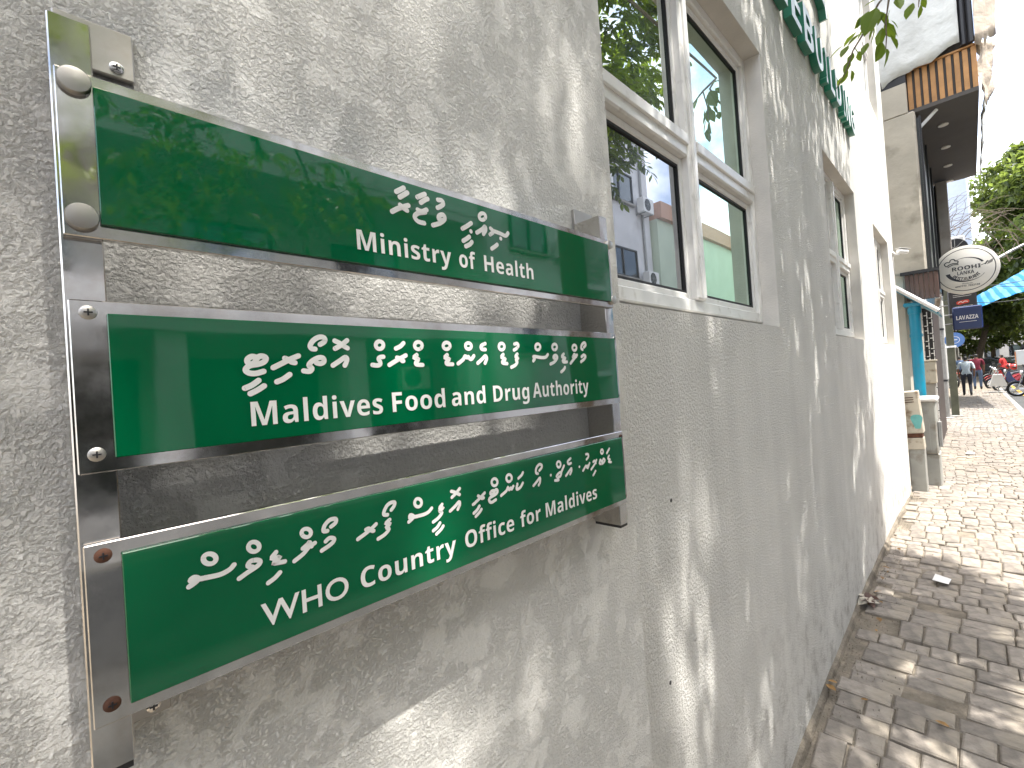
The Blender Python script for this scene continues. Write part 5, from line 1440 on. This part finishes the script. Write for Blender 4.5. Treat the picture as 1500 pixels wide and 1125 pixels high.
# ------------------------------------------------------------------ trees further down the street
def far_tree(loc, crown_c, r, n, leaf, label, seed, clump=0.35):
    rd = random.Random(seed)
    e = empty('avenue_tree', loc, label, 'tree', 'trees down the street')
    loc = Vector(loc); c = Vector(crown_c); r = Vector(r)
    g = MB(); g.tube([loc-Vector((0,0,.3)), loc+Vector((.05,0,1.5)), loc.lerp(c,.55)], [.32,.22,.16], 10)
    ends = []
    for k in range(9):
        u = rv(rd); e_ = c+Vector((u.x*r.x,u.y*r.y,u.z*r.z))*.62; s_ = loc.lerp(c,.5)
        g.tube([s_, s_.lerp(e_,.5)+rv(rd)*.3, e_], [.12,.07,.02], 6, cap=False); ends.append(e_)
    g.build('trunk', 'bark', e, smooth=True)
    m_ = MB(); cl = []
    for k in range(90):
        u = rv(rd)*(rd.random()**.38); cl.append((c+Vector((u.x*r.x,u.y*r.y,u.z*r.z)), rd.uniform(.55,1.25)))
    for k in range(n):
        cc, cr_ = cl[rd.randrange(len(cl))]
        u = rv(rd)*(rd.random()**.45)
        p = cc+Vector((u.x,u.y,u.z*.7))*cr_*r.x*.30
        d = (rv(rd)+Vector((0,0,-.5))).normalized(); ll = leaf*rd.uniform(.7,1.3)
        add_leaf(m_, p, p+d*ll, ll*.5, Vector((0,0,1))+rv(rd)*.7)
    m_.build('crown', 'leaf_far', e, fix=False)
    return e
far_tree((44,-5.6,-.1), (44,-5.0,9.6), (4.4,4.1,6.0), 34000, .36, 'tall dense tree rising above the blue tarp on the right', 3)
far_tree((52,-1.0,0), (52,-2.0,7.0), (4.0,3.0,3.2), 20000, .34, 'low spreading tree behind the navy sign', 4)
far_tree((62,1.2,0), (62,0.2,7.2), (4.5,3.6,3.6), 8000, .38, 'tree hugging the shop fronts far down the street', 5)
far_tree((66,-6.5,-.1), (66,-6.0,8.0), (5.0,4.6,4.8), 16000, .42, 'broad tree at the far right end of the street', 6)
far_tree((80,-2.5,-.1), (80,-2.5,6.5), (6.0,6.5,4.5), 9000, .50, 'pale green tree closing the far end of the street', 7)

# ------------------------------------------------------------------ buildings across the road (seen in the glass and the signs)
def win(parent, x0, x1, z0, z1, y, pane='dark_glass', frame='black', rail=False):
    f = empty('window', ((x0+x1)/2, y, z0), None, None); attach(f, parent)
    g = MB(); t = .06
    for bx_ in ((x0,x0+t,z0,z1),(x1-t,x1,z0,z1),(x0+t,x1-t,z0,z0+t),(x0+t,x1-t,z1-t,z1),((x0+x1)/2-.03,(x0+x1)/2+.03,z0+t,z1-t)): g.box(bx_[0],bx_[1],y,y+.07,bx_[2],bx_[3])
    g.build('frame', frame, f)
    g = MB(); g.box(x0+t,x1-t,y-.02,y+.03,z0+t,z1-t); g.build('pane', pane, f)
    g = MB(); g.box(x0-.08,x1+.08,y,y+.14,z0-.08,z0-.002); g.build('sill', 'concrete', f)
YO = -9.0
b1 = empty('balcony_block', (-2, YO, 0), 'block with white balcony bands across the road, mirrored in the sign boards', 'building')
g = MB(); g.box(-12, 8.6, YO-6, YO-1.6, -.1, 12.5); g.build('wall', 'wall_grey', b1)
for k in range(4):
    z = 2.95+k*3.1
    g = MB(); g.box(-12, 8.4, YO-1.6, YO, z, z+.25); g.build('slab', 'wall_white', b1)
    g = MB(); g.box(-12, 8.4, YO-.12, YO+.02, z+.252, z+.80); g.build('parapet', 'wall_white', b1)
    g = MB()
    for zz in (z+1.0, z+1.22): g.tube([(-12,YO-.05,zz),(8.4,YO-.05,zz)], .025, 6)
    for i in range(14): g.tube([(-11.6+i*1.53,YO-.05,z+.80),(-11.6+i*1.53,YO-.05,z+1.22)], .02, 5)
    g.build('railing', 'grey_metal', b1)
    for i in range(6): win(b1, -11+i*3.2, -9.2+i*3.2, z+.9, z+2.5, YO-1.6)
for i in (4, 5, 6):
    g = MB(); xx = -12+i*3.3; g.box(xx, xx+.45, YO-.55, YO-.10, -.1, 2.95); g.build('column', 'wall_white', b1)
for i in range(6):
    xx = -11.4+i*3.3
    g = MB(); g.box(xx, xx+2.6, YO-1.62, YO-1.55, .0, 2.6); g.build('shop_shutter', 'shop_dark', b1)
ac_unit((6.9, YO-1.30, 1.75), .85, .62, .32, (0,1,0), 'white air conditioner beside the dark shop fronts across the road, mirrored in the middle board', 'air conditioners')
b2 = empty('white_tower_block', (13.5, YO, 0), 'tall white block with maroon balconies across the road, mirrored in the window', 'building')
g = MB()
g.box(8.7, 12.6, YO-8, YO, -.1, 14.5); g.box(12.6, 14.6, YO-8, YO-1.1, -.1, 14.5); g.box(14.6, 19.0, YO-8, YO-.01, -.1, 14.5); g.build('wall', 'wall_white', b2)
for k in range(4):
    z = 2.0+k*3.1
    g = MB(); g.box(12.6,14.6,YO-1.09,YO-1.0,z,z+2.6); g.build('recess_back', 'maroon', b2)
    g = MB(); g.box(12.6,14.6,YO-1.1,YO-.05,z-.2,z-.02); g.build('balcony_slab', 'wall_white', b2)
    g = MB()
    for zz in (.35,.65,.95): g.tube([(12.6,YO-.1,z+zz),(14.6,YO-.1,z+zz)], .02, 5)
    g.build('railing', 'grey_metal', b2)
    win(b2, 9.6, 11.2, z+.6, z+1.9, YO); win(b2, 15.5, 17.6, z+.7, z+1.9, YO)
for xx in (12.3, 14.9, 18.3):
    g = MB(); g.tube([(xx,YO+.06,0),(xx,YO+.06,14.4)], .05, 8); g.build('drain_pipe', 'blue_pipe' if xx < 15 else 'grey_metal', b2)
for k, (xx, zz) in enumerate(((11.9,5.6),(15.0,5.9),(18.2,5.5),(11.8,8.7),(15.1,9.0),(18.2,8.6))):
    ac_unit((xx, YO+.28, zz), .85, .62, .32, (0,1,0), ('lower' if zz < 7 else 'upper')+' air conditioner on the tall white block, '+('left of', 'right of', 'far from')[k % 3]+' the maroon balconies', 'air conditioners')
b3_ = empty('pale_green_block', (26, YO, 0), 'low pale green building with terracotta parapet across the road, mirrored in the window', 'building')
g = MB(); g.box(19.1, 40, YO-9, YO+.3, -.1, 8.6); g.build('wall', 'wall_green', b3_)
g = MB(); g.box(19.1, 40.2, YO-9, YO+.5, 8.602, 9.3); g.build('parapet', 'pink_roof', b3_)
b4 = empty('far_terrace', (60, YO, 0), 'cream terrace far down the opposite side of the road', 'building')
g = MB(); g.box(40.5, 95, YO-9, YO, -.1, 10.5); g.build('wall', 'wall_cream', b4)
for i in range(12):
    for k in range(3): win(b4, 42+i*4.3, 43.8+i*4.3, 1.2+k*3.2, 2.7+k*3.2, YO)
b5 = empty('street_end_building', (100, 0, 0), 'grey building closing the far end of the street behind the trees', 'building')
g = MB(); g.box(100, 108, -30, 20, -.1, 9.0); g.build('wall', 'wall_grey', b5)
for i in range(10):
    f = empty('window', (100, -14+i*2.6, 1), None, None); attach(f, b5)
    g = MB(); g.box(99.95,99.99,-14+i*2.6,-12.4+i*2.6,1.2,2.8); g.build('pane', 'dark_glass', f)
    g = MB(); g.box(99.9,99.99,-14.1+i*2.6,-12.3+i*2.6,1.05,1.19); g.build('sill', 'concrete', f)
b6 = empty('shop_row', (60, 2, 0), 'row of plain shop houses continuing along the pavement', 'building')
g = MB(); g.box(40.2, 99, .45, 8, -.1, 6.5); g.build('wall', 'wall_cream', b6)
for i in range(8):
    g = MB(); g.box(41+i*7, 45+i*7, .38, .448, .0, 2.6); g.build('shutter', 'cabinet_grey', b6)
b7 = empty('rear_block', (-14, YO, 0), 'grey block across the road behind the photographer', 'building')
g = MB(); g.box(-40, -12.1, YO-8, YO-.5, -.1, 11.0); g.build('wall', 'wall_grey', b7)
for i in range(7):
    for k in range(3): win(b7, -38+i*3.6, -36.2+i*3.6, 1.3+k*3.3, 2.9+k*3.3, YO-.5)

# ------------------------------------------------------------------ litter on the paving
pc = onZ(1379,851,gz(3.9)+.01)
g = MB(); g.quad((-.055,-.035,.004),(.05,-.045,.002),(.06,.03,.016),(-.045,.04,.01)); o = g.build('paper_scrap', 'paper', None); o.location = (pc.x,pc.y,gz(pc.x)+.012); o.modifiers.new('t','SOLIDIFY').thickness = .0015
tag(o, 'white paper scrap lying on the brick paving', 'litter')
pc = onZ(1421,663,gz(7)+.01)
g = MB(); g.poly([(.10*math.cos(a)*(1+.15*math.sin(3*a)), .05*math.sin(a), .004+.004*math.cos(2*a)) for a in [2*math.pi*k/14 for k in range(14)]]); o = g.build('flattened_cup', 'paper', None); o.location = (pc.x,pc.y,gz(pc.x)+.012); o.modifiers.new('t','SOLIDIFY').thickness = .003
tag(o, 'flat white scrap lying beyond the street cabinet', 'litter')
pc = onZ(1268,884,gz(3.2)+.01); rd = random.Random(12)
lp_ = empty('crumpled_wrapper', (pc.x,pc.y,gz(pc.x)), 'crumpled brown wrapper heap at the foot of the white wall', 'litter')
for k in range(7):
    a = k*.9; c = Vector((pc.x+.035*math.cos(a), pc.y+.03*math.sin(a)-.01, gz(pc.x)+.012))
    m_ = MB(); add_leaf(m_, c-Vector((.05*math.cos(a*2),.03*math.sin(a*2),0)), c+Vector((.05*math.cos(a*2),.03*math.sin(a*2),.035)), .05, Vector((.3*math.sin(a),-.4,1)), .6); m_.build('fold', 'cabinet_beige' if k % 2 else 'brown', lp_, fix=False)
for k in range(16):
    x = rd.uniform(1.9,5.0); y = -rd.uniform(.02,.14) if rd.random() < .7 else -rd.uniform(.1,.9)
    m_ = MB(); a = rd.uniform(0,6.28); ln = rd.uniform(.025,.055)
    add_leaf(m_, (-ln/2*math.cos(a),-ln/2*math.sin(a),.004), (ln/2*math.cos(a),ln/2*math.sin(a),.008), ln*.5, Vector((rd.gauss(0,.3),rd.gauss(0,.3),1)), .3)
    o = m_.build('fallen_leaf', 'dry_leaf', None, fix=False); o.location = (x,y,gz(x)+.012)
    tag(o, 'small dry brown leaf fallen on the brick paving near the wall', 'leaf', 'dry leaves on the paving')
g = MB()
for k in range(1500):
    x = rd.uniform(1.4,7.0); y = -abs(rd.gauss(0,.10))-.005; s = rd.uniform(.002,.007); z = gz(x)+s*.4-.004
    g.mesh([(x-s,y,z),(x+s,y+s*.3,z),(x,y+s,z),(x+s*.2,y+s*.2,z+s)], [(0,1,3),(1,2,3),(2,0,3)])
tag(g.build('grit', 'sand', None, fix=False), 'loose sandy grit gathered along the foot of the white wall', 'grit', kind='stuff')
